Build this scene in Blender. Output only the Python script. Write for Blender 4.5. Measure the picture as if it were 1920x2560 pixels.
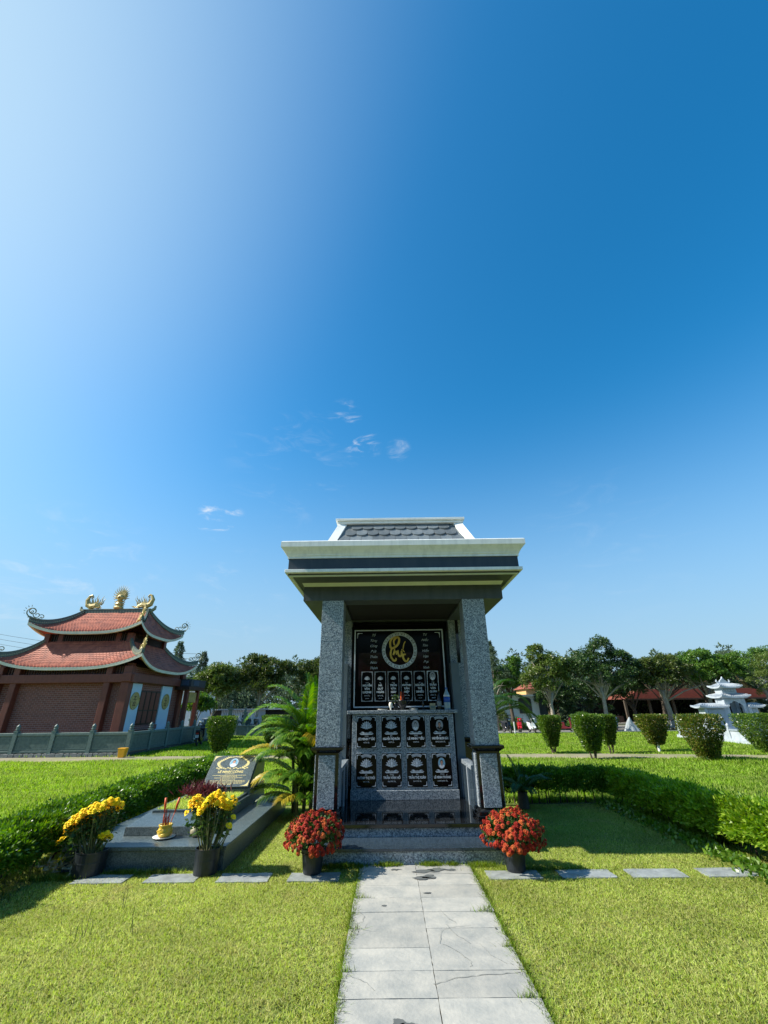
import bpy, bmesh, math, random
import numpy as np
from mathutils import Vector, Matrix, noise as mnoise
random.seed(7); RNG = np.random.default_rng(11)
S = bpy.context.scene; C = S.collection
for o in list(bpy.data.objects): bpy.data.objects.remove(o)
UNIT = 1.333          # the scene is laid out in units of 1.333 m and scaled to metres at the end
SUN = Vector((-1.13, -0.10, 1.0)).normalized()      # direction towards the sun
# ------------------------------------------------------------------ camera
def camera():
    th, ro, ya, f = math.radians(24.9), math.radians(0.7), math.radians(0.2), 1057.0
    F = Vector((0, math.cos(th), math.sin(th))); R = Vector((1, 0, 0)); U = R.cross(F)
    c, s = math.cos(ro), math.sin(ro)
    R, U = c*R - s*U, s*R + c*U
    Z = Matrix.Rotation(ya, 3, 'Z'); R, U, F = Z@R, Z@U, Z@F
    cd = bpy.data.cameras.new('camera'); o = bpy.data.objects.new('camera', cd); C.objects.link(o)
    m = Matrix((R, U, -F)).transposed().to_4x4(); m.translation = Vector((0, 0, 1.5*UNIT)); o.matrix_world = m
    cd.sensor_fit = 'VERTICAL'; cd.sensor_height = 36; cd.sensor_width = 36; cd.lens = f/2560*36
    cd.clip_start = .05; cd.clip_end = 4000; S.camera = o
camera()
# ------------------------------------------------------------------ world
def world():
    w = bpy.data.worlds.new('World'); S.world = w; w.use_nodes = True
    nt = w.node_tree; N = nt.nodes; L = nt.links; N.clear()
    out = N.new('ShaderNodeOutputWorld'); bg = N.new('ShaderNodeBackground'); bg.inputs[1].default_value = 0.108
    sky = N.new('ShaderNodeTexSky'); sky.sky_type = 'NISHITA'; sky.sun_disc = False
    sky.sun_elevation = math.asin(SUN.z); sky.sun_rotation = math.atan2(SUN.x, SUN.y)
    sky.air_density = 1.0; sky.dust_density = 1.2; sky.ozone_density = 4.0; sky.altitude = 0
    tn = N.new('ShaderNodeMix'); tn.data_type = 'RGBA'; tn.blend_type = 'MULTIPLY'; tn.inputs[0].default_value = 1; tn.inputs[7].default_value = (1.13, 1.24, 1.13, 1)
    L.new(sky.outputs[0], tn.inputs[6]); st = N.new('ShaderNodeHueSaturation'); st.inputs['Saturation'].default_value = 1.36; L.new(tn.outputs[2], st.inputs['Color'])
    # whitish glow of humid air round the sun
    dn = N.new('ShaderNodeTexCoord'); dnn = N.new('ShaderNodeVectorMath'); dnn.operation = 'NORMALIZE'; dd = N.new('ShaderNodeVectorMath'); dd.operation = 'DOT_PRODUCT'; dd.inputs[1].default_value = SUN
    L.new(dn.outputs['Generated'], dnn.inputs[0]); L.new(dnn.outputs[0], dd.inputs[0]); gm = N.new('ShaderNodeMapRange'); gm.inputs[1].default_value = .45; gm.inputs[2].default_value = .95; gm.inputs[3].default_value = 0; gm.inputs[4].default_value = .97; gp = N.new('ShaderNodeMath'); gp.operation = 'POWER'; gp.inputs[1].default_value = 2.3; L.new(gm.outputs[0], gp.inputs[0])
    L.new(dd.outputs['Value'], gm.inputs[0]); gx = N.new('ShaderNodeMix'); gx.data_type = 'RGBA'; gx.inputs[7].default_value = (2.5, 3.6, 4.5, 1); L.new(gp.outputs[0], gx.inputs[0]); L.new(st.outputs[0], gx.inputs[6])
    # pale air towards the horizon, the same all the way round
    t0 = N.new('ShaderNodeTexCoord'); sx = N.new('ShaderNodeSeparateXYZ'); L.new(t0.outputs['Generated'], sx.inputs[0])
    hz = N.new('ShaderNodeMapRange'); hz.interpolation_type = 'SMOOTHERSTEP'; hz.inputs[1].default_value = -.12; hz.inputs[2].default_value = .68; hz.inputs[3].default_value = .95; hz.inputs[4].default_value = 0
    L.new(sx.outputs[2], hz.inputs[0])
    hs = N.new('ShaderNodeMix'); hs.data_type = 'RGBA'; L.new(hz.outputs[0], hs.inputs[0]); L.new(gx.outputs[2], hs.inputs[6]); hs.inputs[7].default_value = (1.95, 2.8, 3.7, 1)
    tc = N.new('ShaderNodeTexCoord')
    # thin cirrus wisps: stretched noise kept to a few places of the sky
    mp = N.new('ShaderNodeMapping'); mp.inputs['Scale'].default_value = (3, 3, 9); mp.inputs['Rotation'].default_value = (0.2, .5, 0)
    nz = N.new('ShaderNodeTexNoise'); nz.inputs['Scale'].default_value = 3.5; nz.inputs['Detail'].default_value = 9; nz.inputs['Roughness'].default_value = .62; nz.inputs['Distortion'].default_value = .8
    L.new(tc.outputs['Generated'], mp.inputs[0]); L.new(mp.outputs[0], nz.inputs['Vector'])
    total = None
    for d, lo, amp in (((-.090, .788, .609), .9990, .55), ((-.05, .829, .556), .9988, .62), ((.032, .835, .550), .99945, .38), ((-.364, .848, .385), .9984, 1.3), ((-.32, .919, .228), .9935, .25), ((-.6, .76, .2), .98, .22), ((.45, .8, .3), .98, .05), ((-.2, .82, .50), .985, .10)):
        v = Vector(d).normalized()
        dp = N.new('ShaderNodeVectorMath'); dp.operation = 'DOT_PRODUCT'; dp.inputs[1].default_value = v
        nm = N.new('ShaderNodeVectorMath'); nm.operation = 'NORMALIZE'
        L.new(tc.outputs['Generated'], nm.inputs[0]); L.new(nm.outputs[0], dp.inputs[0])
        mr = N.new('ShaderNodeMapRange'); mr.interpolation_type = 'SMOOTHSTEP'
        mr.inputs[1].default_value = lo; mr.inputs[2].default_value = 1; mr.inputs[3].default_value = 0; mr.inputs[4].default_value = amp
        L.new(dp.outputs['Value'], mr.inputs[0])
        if total is None: total = mr.outputs[0]
        else:
            a = N.new('ShaderNodeMath'); a.operation = 'ADD'; L.new(total, a.inputs[0]); L.new(mr.outputs[0], a.inputs[1]); total = a.outputs[0]
    r = N.new('ShaderNodeMapRange'); r.inputs[1].default_value = .5; r.inputs[2].default_value = .74; r.interpolation_type = 'SMOOTHSTEP'
    L.new(nz.outputs[0], r.inputs[0])
    m = N.new('ShaderNodeMath'); m.operation = 'MULTIPLY'; L.new(total, m.inputs[0]); L.new(r.outputs[0], m.inputs[1])
    mx = N.new('ShaderNodeMix'); mx.data_type = 'RGBA'; L.new(m.outputs[0], mx.inputs[0]); L.new(hs.outputs[2], mx.inputs[6]); mx.inputs[7].default_value = (4.6, 4.8, 5.0, 1)
    L.new(mx.outputs[2], bg.inputs[0]); L.new(bg.outputs[0], out.inputs[0])
world()
sl = bpy.data.lights.new('sun', 'SUN'); sl.energy = 4.6; sl.angle = math.radians(.53); sl.color = (1, .925, .80)
so = bpy.data.objects.new('sun', sl); C.objects.link(so); so.rotation_euler = SUN.to_track_quat('Z', 'Y').to_euler(); so.location = SUN*60
S.view_settings.view_transform = 'Standard'; S.view_settings.look = 'None'; S.view_settings.gamma = 1; S.view_settings.use_curve_mapping = False
S.view_settings.exposure = 0.9
S.render.engine = 'CYCLES'; S.render.resolution_x = 768; S.render.resolution_y = 1024
# ------------------------------------------------------------------ materials
MATS = {}
def nmat(name):
    m = bpy.data.materials.new(name); m.use_nodes = True; MATS[name] = m
    nt = m.node_tree; return m, nt.nodes, nt.links, nt.nodes['Principled BSDF']
def mat(name, col, rough=.6, spec=.5, col2=None, scale=6., detail=5, bump=0., bscale=40., metal=0., contrast=(.35, .65), rand=0., stretch=None):
    m, N, L, b = nmat(name)
    b.inputs['Roughness'].default_value = rough; b.inputs['Metallic'].default_value = metal; b.inputs['Specular IOR Level'].default_value = spec
    b.inputs['Base Color'].default_value = (*col, 1)
    tc = N.new('ShaderNodeTexCoord'); vec = tc.outputs['Object']
    if stretch:
        mp = N.new('ShaderNodeMapping'); mp.inputs['Scale'].default_value = stretch; L.new(vec, mp.inputs[0]); vec = mp.outputs[0]
    if col2:
        nz = N.new('ShaderNodeTexNoise'); nz.inputs['Scale'].default_value = scale; nz.inputs['Detail'].default_value = detail; nz.inputs['Roughness'].default_value = .6
        L.new(vec, nz.inputs['Vector'])
        r = N.new('ShaderNodeMapRange'); r.inputs[1].default_value, r.inputs[2].default_value = contrast; L.new(nz.outputs[0], r.inputs[0])
        mx = N.new('ShaderNodeMix'); mx.data_type = 'RGBA'; mx.inputs[6].default_value = (*col, 1); mx.inputs[7].default_value = (*col2, 1)
        L.new(r.outputs[0], mx.inputs[0]); o = mx.outputs[2]
        if rand:
            oi = N.new('ShaderNodeObjectInfo'); mr = N.new('ShaderNodeMapRange'); mr.inputs[3].default_value = 1-rand; mr.inputs[4].default_value = 1+rand
            L.new(oi.outputs['Random'], mr.inputs[0]); hv = N.new('ShaderNodeHueSaturation'); L.new(o, hv.inputs['Color']); L.new(mr.outputs[0], hv.inputs['Value']); o = hv.outputs[0]
        L.new(o, b.inputs['Base Color'])
    if bump:
        n2 = N.new('ShaderNodeTexNoise'); n2.inputs['Scale'].default_value = bscale; n2.inputs['Detail'].default_value = 6; L.new(vec, n2.inputs['Vector'])
        bp = N.new('ShaderNodeBump'); bp.inputs['Strength'].default_value = bump; bp.inputs['Distance'].default_value = .01
        L.new(n2.outputs[0], bp.inputs['Height']); L.new(bp.outputs[0], b.inputs['Normal'])
    return m
def granite(name, dark, mid, light, scale=70, rough=.28):
    m, N, L, b = nmat(name)
    tc = N.new('ShaderNodeTexCoord')
    nz = N.new('ShaderNodeTexNoise'); nz.inputs['Scale'].default_value = scale*.7; nz.inputs['Detail'].default_value = 3
    mixv = N.new('ShaderNodeVectorMath'); mixv.operation = 'MULTIPLY_ADD'; mixv.inputs[1].default_value = (.02, .02, .02)
    L.new(tc.outputs['Object'], nz.inputs['Vector']); L.new(nz.outputs['Color'], mixv.inputs[0]); L.new(tc.outputs['Object'], mixv.inputs[2])
    v = N.new('ShaderNodeTexVoronoi'); v.inputs['Scale'].default_value = scale; L.new(mixv.outputs[0], v.inputs['Vector'])
    sp = N.new('ShaderNodeSeparateColor'); L.new(v.outputs['Color'], sp.inputs[0])
    cr = N.new('ShaderNodeValToRGB'); e = cr.color_ramp.elements
    e[0].position = .12; e[0].color = (*dark, 1); e[1].position = .95; e[1].color = (*light, 1)
    k = e.new(.42); k.color = (*mid, 1); k = e.new(.72); k.color = tuple(a*.55+c*.45 for a, c in zip(mid, light))+(1,)
    L.new(sp.outputs[0], cr.inputs[0])
    n3 = N.new('ShaderNodeTexNoise'); n3.inputs['Scale'].default_value = 3.; n3.inputs['Detail'].default_value = 4; L.new(tc.outputs['Object'], n3.inputs['Vector'])
    mr = N.new('ShaderNodeMapRange'); mr.inputs[3].default_value = .8; mr.inputs[4].default_value = 1.2; L.new(n3.outputs[0], mr.inputs[0])
    hv = N.new('ShaderNodeHueSaturation'); L.new(cr.outputs[0], hv.inputs['Color']); L.new(mr.outputs[0], hv.inputs['Value']); L.new(hv.outputs[0], b.inputs['Base Color'])
    b.inputs['Roughness'].default_value = rough
    return m
def leafmat(name, a, bcol, c, trans=.35, rough=.45, spec=.35):
    m, N, L, b = nmat(name)
    g = N.new('ShaderNodeNewGeometry'); cr = N.new('ShaderNodeValToRGB'); e = cr.color_ramp.elements
    e[0].color = (*a, 1); e[1].color = (*c, 1); k = e.new(.5); k.color = (*bcol, 1); L.new(g.outputs['Random Per Island'], cr.inputs[0])
    tc = N.new('ShaderNodeTexCoord'); nz = N.new('ShaderNodeTexNoise'); nz.inputs['Scale'].default_value = 1.3; nz.inputs['Detail'].default_value = 3; L.new(tc.outputs['Object'], nz.inputs['Vector'])
    mr = N.new('ShaderNodeMapRange'); mr.inputs[1].default_value = .3; mr.inputs[2].default_value = .7; mr.inputs[3].default_value = .8; mr.inputs[4].default_value = 1.2; L.new(nz.outputs[0], mr.inputs[0])
    hv = N.new('ShaderNodeHueSaturation'); L.new(cr.outputs[0], hv.inputs['Color']); L.new(mr.outputs[0], hv.inputs['Value'])
    b.inputs['Roughness'].default_value = rough; b.inputs['Specular IOR Level'].default_value = spec; L.new(hv.outputs[0], b.inputs['Base Color'])
    t = N.new('ShaderNodeBsdfTranslucent'); h2 = N.new('ShaderNodeHueSaturation'); h2.inputs['Value'].default_value = 1.3; h2.inputs['Saturation'].default_value = 1.15
    L.new(hv.outputs[0], h2.inputs['Color']); L.new(h2.outputs[0], t.inputs[0])
    ms = N.new('ShaderNodeMixShader'); ms.inputs[0].default_value = trans; L.new(b.outputs[0], ms.inputs[1]); L.new(t.outputs[0], ms.inputs[2])
    L.new(ms.outputs[0], N['Material Output'].inputs[0]); return m
granite('granite', (.075, .10, .13), (.19, .235, .28), (.46, .51, .55), 98, .3)
granite('granite_dark', (.03, .046, .048), (.062, .085, .092), (.12, .155, .165), 150, .36)
granite('granite_step', (.014, .024, .036), (.026, .042, .060), (.05, .075, .10), 130, .16)
mat('black_granite', (.006, .007, .008), .07, .5, col2=(.012, .013, .015), scale=160)
mat('plaque_black', (.003, .003, .004), .14, .14)
mat('board_red', (.012, .004, .005), .08, .5, col2=(.022, .006, .008), scale=3)
mat('fascia_paint', (.020, .032, .048), .5, col2=(.034, .046, .060), scale=2.5, detail=9, bump=.08, stretch=(4, 4, .8))
mat('beam_paint', (.048, .060, .064), .55, col2=(.068, .082, .086), scale=2.5, detail=9, bump=.08, stretch=(4, 4, .8))
mat('soffit_paint', (.055, .06, .048), .6, col2=(.065, .07, .055), scale=4)
mat('white_paint', (.80, .82, .80), .5, col2=(.58, .61, .60), scale=2.2, detail=9, bump=.06, contrast=(.46, .82), stretch=(5, 5, .7))
mat('cream_paint', (.62, .68, .55), .5, col2=(.55, .62, .5), scale=5)
mat('slate', (.085, .108, .125), .5, col2=(.15, .175, .19), scale=7, bump=.15, bscale=30, rand=.25)
mat('grey_wall', (.10, .135, .16), .4, col2=(.12, .155, .18), scale=3)
mat('engraving', (.60, .67, .74), .5, col2=(.48, .55, .62), scale=30)
mat('engraving_dim', (.22, .25, .28), .5)
mat('engraving_shade', (.11, .13, .16), .5)
mat('gold', (.56, .44, .15), .45, col2=(.34, .27, .11), scale=9, metal=.15)
mat('gold_bright', (.75, .52, .08), .35, col2=(.55, .36, .05), scale=6, metal=.2, stretch=(1, 1, 3))
mat('gold_letter', (.68, .58, .25), .5)
mat('tile_paving', (.375, .37, .335), .75, col2=(.23, .245, .24), scale=5, detail=15, bump=.5, bscale=30, contrast=(.36, .74), rand=.09)
mat('paver', (.28, .31, .31), .75, col2=(.17, .19, .19), scale=8, detail=8, bump=.4, bscale=25, rand=.08)
mat('water_stain', (.10, .11, .11), .25, col2=(.14, .15, .15), scale=9)
mat('crack', (.19, .20, .19), .9)
mat('soil', (.07, .05, .03), .95, col2=(.12, .09, .05), scale=20, bump=.6, bscale=60)
mat('lane_dirt', (.26, .225, .155), .95, col2=(.17, .20, .06), scale=1.2, detail=8, bump=.5, bscale=12, contrast=(.42, .66))
mat('asphalt', (.16, .155, .14), .9, col2=(.22, .21, .19), scale=2, bump=.3)
mat('pot_black', (.010, .014, .020), .4, col2=(.016, .022, .030), scale=20)
mat('brick_red0', (.17, .055, .04), .8, col2=(.12, .04, .03), scale=6)
mat('column_brown', (.135, .034, .022), .55, col2=(.18, .048, .030), scale=3, bump=.08, stretch=(3, 3, 1))
mat('dark_wood', (.030, .013, .009), .5, col2=(.05, .022, .014), scale=10, stretch=(6, 6, 1))
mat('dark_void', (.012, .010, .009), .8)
mat('temple_tile', (.43, .130, .080), .65, col2=(.20, .055, .04), scale=3.2, detail=10, contrast=(.42, .70), bump=.1)
mat('hall_tile', (.27, .075, .045), .8, col2=(.20, .055, .035), scale=3)
mat('ridge_green', (.075, .11, .105), .6, col2=(.13, .16, .12), scale=14, bump=.3, bscale=30)
mat('ridge_carving', (.32, .33, .21), .6, col2=(.18, .22, .17), scale=20)
mat('eave_white', (.74, .72, .60), .55, col2=(.62, .62, .50), scale=3)
mat('panel_blue_white', (.52, .68, .80), .6, col2=(.47, .62, .75), scale=3)
mat('green_stone', (.06, .10, .095), .5, col2=(.10, .15, .14), scale=9, bump=.25, bscale=25)
mat('green_stone_light', (.13, .19, .18), .5, col2=(.09, .14, .13), scale=12, bump=.4, bscale=22)
mat('white_marble', (.40, .45, .50), .5, col2=(.27, .32, .38), scale=4, detail=9, bump=.2, bscale=14, contrast=(.4, .7))
mat('grey_marble', (.22, .27, .32), .45, col2=(.30, .35, .40), scale=5)
mat('rubble', (.24, .25, .25), .85, col2=(.17, .18, .18), scale=7, bump=.5, rand=.15)
mat('mortar_dark', (.06, .065, .06), .9)
mat('bark', (.17, .14, .11), .9, col2=(.30, .27, .22), scale=9, bump=.6, bscale=16, stretch=(2, 2, .7))
mat('bark_pale', (.36, .33, .27), .9, col2=(.22, .19, .15), scale=5, bump=.5, bscale=14)
mat('bark_dark', (.06, .045, .032), .9, col2=(.09, .07, .05), scale=12)
mat('stem_green', (.10, .14, .04), .7, col2=(.16, .15, .06), scale=15)
mat('stem_dry', (.22, .17, .10), .8, col2=(.14, .12, .06), scale=20)
mat('house_wall', (.76, .80, .80), .8, col2=(.66, .70, .70), scale=1.5)
mat('house_yellow', (.66, .42, .18), .8, col2=(.58, .37, .16), scale=1.5)
mat('glass_dark', (.05, .065, .07), .12)
mat('rubber', (.015, .015, .016), .7)
mat('chrome', (.6, .6, .6), .2, metal=1)
mat('bike_black', (.012, .013, .018), .2); mat('bike_red', (.42, .012, .02), .25); mat('bike_white', (.62, .66, .68), .25); mat('bike_grey', (.10, .12, .14), .3); mat('bike_maroon', (.16, .02, .03), .25); mat('bike_blue', (.05, .08, .14), .3)
mat('plate_white', (.75, .76, .76), .5); mat('ink', (.02, .02, .03), .6)
mat('tail_red', (.35, .01, .01), .3)
mat('tarp', (.20, .24, .27), .55, col2=(.28, .32, .35), scale=2.5, bump=.4, bscale=6)
mat('bucket_yellow', (.80, .40, .015), .4)
mat('ceramic_yellow', (.55, .36, .03), .2, col2=(.66, .50, .07), scale=9)
mat('ceramic_white', (.70, .69, .64), .3)
mat('jar_beige', (.30, .27, .17), .4, col2=(.40, .36, .24), scale=25)
mat('incense_orange', (.62, .09, .02), .5); mat('incense_red', (.22, .025, .02), .7)
mat('bottle_clear', (.28, .38, .44), .1); mat('label_blue', (.02, .09, .42), .4); mat('label_white', (.6, .65, .7), .4)
mat('skin', (.48, .25, .17), .6); mat('hair', (.012, .012, .014), .6); mat('photo_grey', (.30, .32, .35), .6); mat('photo_blue', (.16, .36, .50), .6); mat('photo_skin_grey', (.36, .36, .36), .6); mat('cloth_black', (.015, .015, .017), .6); mat('cloth_white', (.70, .70, .74), .6)
mat('corrugated', (.42, .45, .47), .5, col2=(.36, .39, .41), scale=2)
mat('wire', (.02, .02, .02), .6)
mat('dry_leaf', (.42, .34, .20), .8, col2=(.5, .44, .3), scale=20)
leafmat('grass_near', (.32, .48, .07), (.50, .60, .14), (.66, .66, .29), .48, .7, .08)
leafmat('grass_far', (.18, .35, .035), (.28, .46, .055), (.46, .57, .14), .45, .7, .08)
def straw_patches(name, col, sc, lo, hi):
    m = MATS[name]; N = m.node_tree.nodes; L = m.node_tree.links; b = N['Principled BSDF']; src = b.inputs['Base Color'].links[0].from_socket
    tc = N.new('ShaderNodeTexCoord'); nz = N.new('ShaderNodeTexNoise'); nz.inputs['Scale'].default_value = sc; nz.inputs['Detail'].default_value = 8; nz.inputs['Roughness'].default_value = .7; L.new(tc.outputs['Object'], nz.inputs['Vector'])
    r = N.new('ShaderNodeMapRange'); r.inputs[1].default_value = lo; r.inputs[2].default_value = hi; r.inputs[4].default_value = .75; L.new(nz.outputs[0], r.inputs[0])
    mx = N.new('ShaderNodeMix'); mx.data_type = 'RGBA'; mx.inputs[7].default_value = (*col, 1); L.new(r.outputs[0], mx.inputs[0]); L.new(src, mx.inputs[6])
    for l in list(L):
        if l.from_socket == src and l.to_node != mx: t = l.to_socket; L.remove(l); L.new(mx.outputs[2], t)
straw_patches('grass_near', (.58, .50, .25), 1.7, .53, .78)
straw_patches('grass_far', (.30, .36, .12), .5, .50, .72)
leafmat('grass_tuft', (.13, .25, .02), (.20, .32, .03), (.32, .38, .08), .4, .6, .2)
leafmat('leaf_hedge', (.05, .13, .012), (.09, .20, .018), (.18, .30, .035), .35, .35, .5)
leafmat('leaf_hedge_sunlit', (.08, .19, .012), (.17, .32, .02), (.34, .46, .05), .45, .4, .4)  # lighter copy of the hedge leaf, sunlight put into its colour
leafmat('leaf_topiary', (.03, .085, .008), (.075, .155, .016), (.19, .27, .05), .33, .35, .5)
leafmat('leaf_topiary_red', (.03, .085, .008), (.09, .15, .016), (.24, .20, .05), .33, .35, .5)
leafmat('leaf_mango', (.032, .062, .012), (.06, .095, .018), (.12, .15, .035), .28, .4, .5)
leafmat('leaf_light', (.06, .11, .016), (.10, .155, .026), (.17, .22, .05), .3, .4, .5)
leafmat('leaf_dark', (.022, .055, .014), (.04, .09, .022), (.075, .13, .032), .28, .4, .5)
leafmat('leaf_vivid', (.045, .12, .016), (.085, .18, .025), (.15, .25, .04), .33, .4, .5)
leafmat('leaf_far', (.06, .10, .055), (.085, .13, .075), (.12, .165, .10), .3, .6, .2)
leafmat('leaf_palm', (.045, .15, .010), (.10, .23, .016), (.24, .34, .04), .42, .4, .4)
leafmat('leaf_palm_yellow', (.34, .34, .04), (.50, .38, .03), (.62, .42, .05), .45, .4, .4)
leafmat('leaf_palm_dark', (.025, .07, .012), (.04, .10, .018), (.06, .13, .02), .3, .4, .4)
leafmat('leaf_flower', (.03, .075, .014), (.05, .11, .022), (.10, .16, .04), .3, .5, .4)
leafmat('leaf_burgundy', (.06, .012, .02), (.11, .02, .03), (.16, .05, .05), .3, .4, .4)
def flowermat(name, a, b_, c):
    m, N, L, b = nmat(name)
    oi = N.new('ShaderNodeObjectInfo'); cr = N.new('ShaderNodeValToRGB'); e = cr.color_ramp.elements
    e[0].color = (*a, 1); e[1].color = (*c, 1); k = e.new(.6); k.color = (*b_, 1); L.new(oi.outputs['Random'], cr.inputs[0])
    tc = N.new('ShaderNodeTexCoord'); nz = N.new('ShaderNodeTexNoise'); nz.inputs['Scale'].default_value = 60; L.new(tc.outputs['Object'], nz.inputs['Vector'])
    mr = N.new('ShaderNodeMapRange'); mr.inputs[3].default_value = .55; mr.inputs[4].default_value = 1.4; L.new(nz.outputs[0], mr.inputs[0])
    hv = N.new('ShaderNodeHueSaturation'); L.new(cr.outputs[0], hv.inputs['Color']); L.new(mr.outputs[0], hv.inputs['Value']); L.new(hv.outputs[0], b.inputs['Base Color'])
    b.inputs['Roughness'].default_value = .65; b.inputs['Specular IOR Level'].default_value = .2
    return m
flowermat('flower_red', (.20, .009, .006), (.33, .026, .010), (.50, .12, .03))
flowermat('flower_yellow', (.95, .56, .004), (.98, .70, .006), (1.0, .78, .03))
# stone courses of the temple wall: bricks a few pixels wide, far away
def brickmat():
    m, N, L, b = nmat('brick_wall')
    tc = N.new('ShaderNodeTexCoord'); sp = N.new('ShaderNodeSeparateXYZ'); L.new(tc.outputs['Object'], sp.inputs[0])
    ad = N.new('ShaderNodeMath'); L.new(sp.outputs[0], ad.inputs[0]); L.new(sp.outputs[1], ad.inputs[1])
    cb = N.new('ShaderNodeCombineXYZ'); L.new(ad.outputs[0], cb.inputs[0]); L.new(sp.outputs[2], cb.inputs[1])
    br = N.new('ShaderNodeTexBrick'); br.inputs['Scale'].default_value = 1; br.inputs['Brick Width'].default_value = .19; br.inputs['Row Height'].default_value = .078; br.inputs['Mortar Size'].default_value = .006
    br.inputs['Color1'].default_value = (.25, .085, .062, 1); br.inputs['Color2'].default_value = (.18, .062, .048, 1); br.inputs['Mortar'].default_value = (.34, .24, .22, 1)
    L.new(cb.outputs[0], br.inputs['Vector']); L.new(br.outputs['Color'], b.inputs['Base Color'])
    bp = N.new('ShaderNodeBump'); bp.invert = True; bp.inputs['Strength'].default_value = .6; bp.inputs['Distance'].default_value = .01; L.new(br.outputs['Fac'], bp.inputs['Height']); L.new(bp.outputs[0], b.inputs['Normal'])
    b.inputs['Roughness'].default_value = .85
brickmat()
def groundmat():
    m, N, L, b = nmat('ground_soil_grass')
    tc = N.new('ShaderNodeTexCoord')
    n1 = N.new('ShaderNodeTexNoise'); n1.inputs['Scale'].default_value = 2.2; n1.inputs['Detail'].default_value = 10; L.new(tc.outputs['Object'], n1.inputs['Vector'])
    n2 = N.new('ShaderNodeTexNoise'); n2.inputs['Scale'].default_value = 55; n2.inputs['Detail'].default_value = 6; L.new(tc.outputs['Object'], n2.inputs['Vector'])
    c1 = N.new('ShaderNodeValToRGB'); e = c1.color_ramp.elements; e[0].position = .3; e[0].color = (.10, .15, .02, 1); e[1].position = .75; e[1].color = (.22, .24, .06, 1); L.new(n1.outputs[0], c1.inputs[0])
    mx = N.new('ShaderNodeMix'); mx.data_type = 'RGBA'; mx.blend_type = 'MULTIPLY'; mx.inputs[0].default_value = .8; L.new(c1.outputs[0], mx.inputs[6])
    c2 = N.new('ShaderNodeValToRGB'); e = c2.color_ramp.elements; e[0].position = .3; e[0].color = (.35, .35, .3, 1); e[1].position = .7; e[1].color = (1.5, 1.4, 1.1, 1); L.new(n2.outputs[0], c2.inputs[0]); L.new(c2.outputs[0], mx.inputs[7])
    L.new(mx.outputs[2], b.inputs['Base Color']); b.inputs['Roughness'].default_value = .95
    bp = N.new('ShaderNodeBump'); bp.inputs['Strength'].default_value = .8; bp.inputs['Distance'].default_value = .02; L.new(n2.outputs[0], bp.inputs['Height']); L.new(bp.outputs[0], b.inputs['Normal'])
groundmat()
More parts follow.
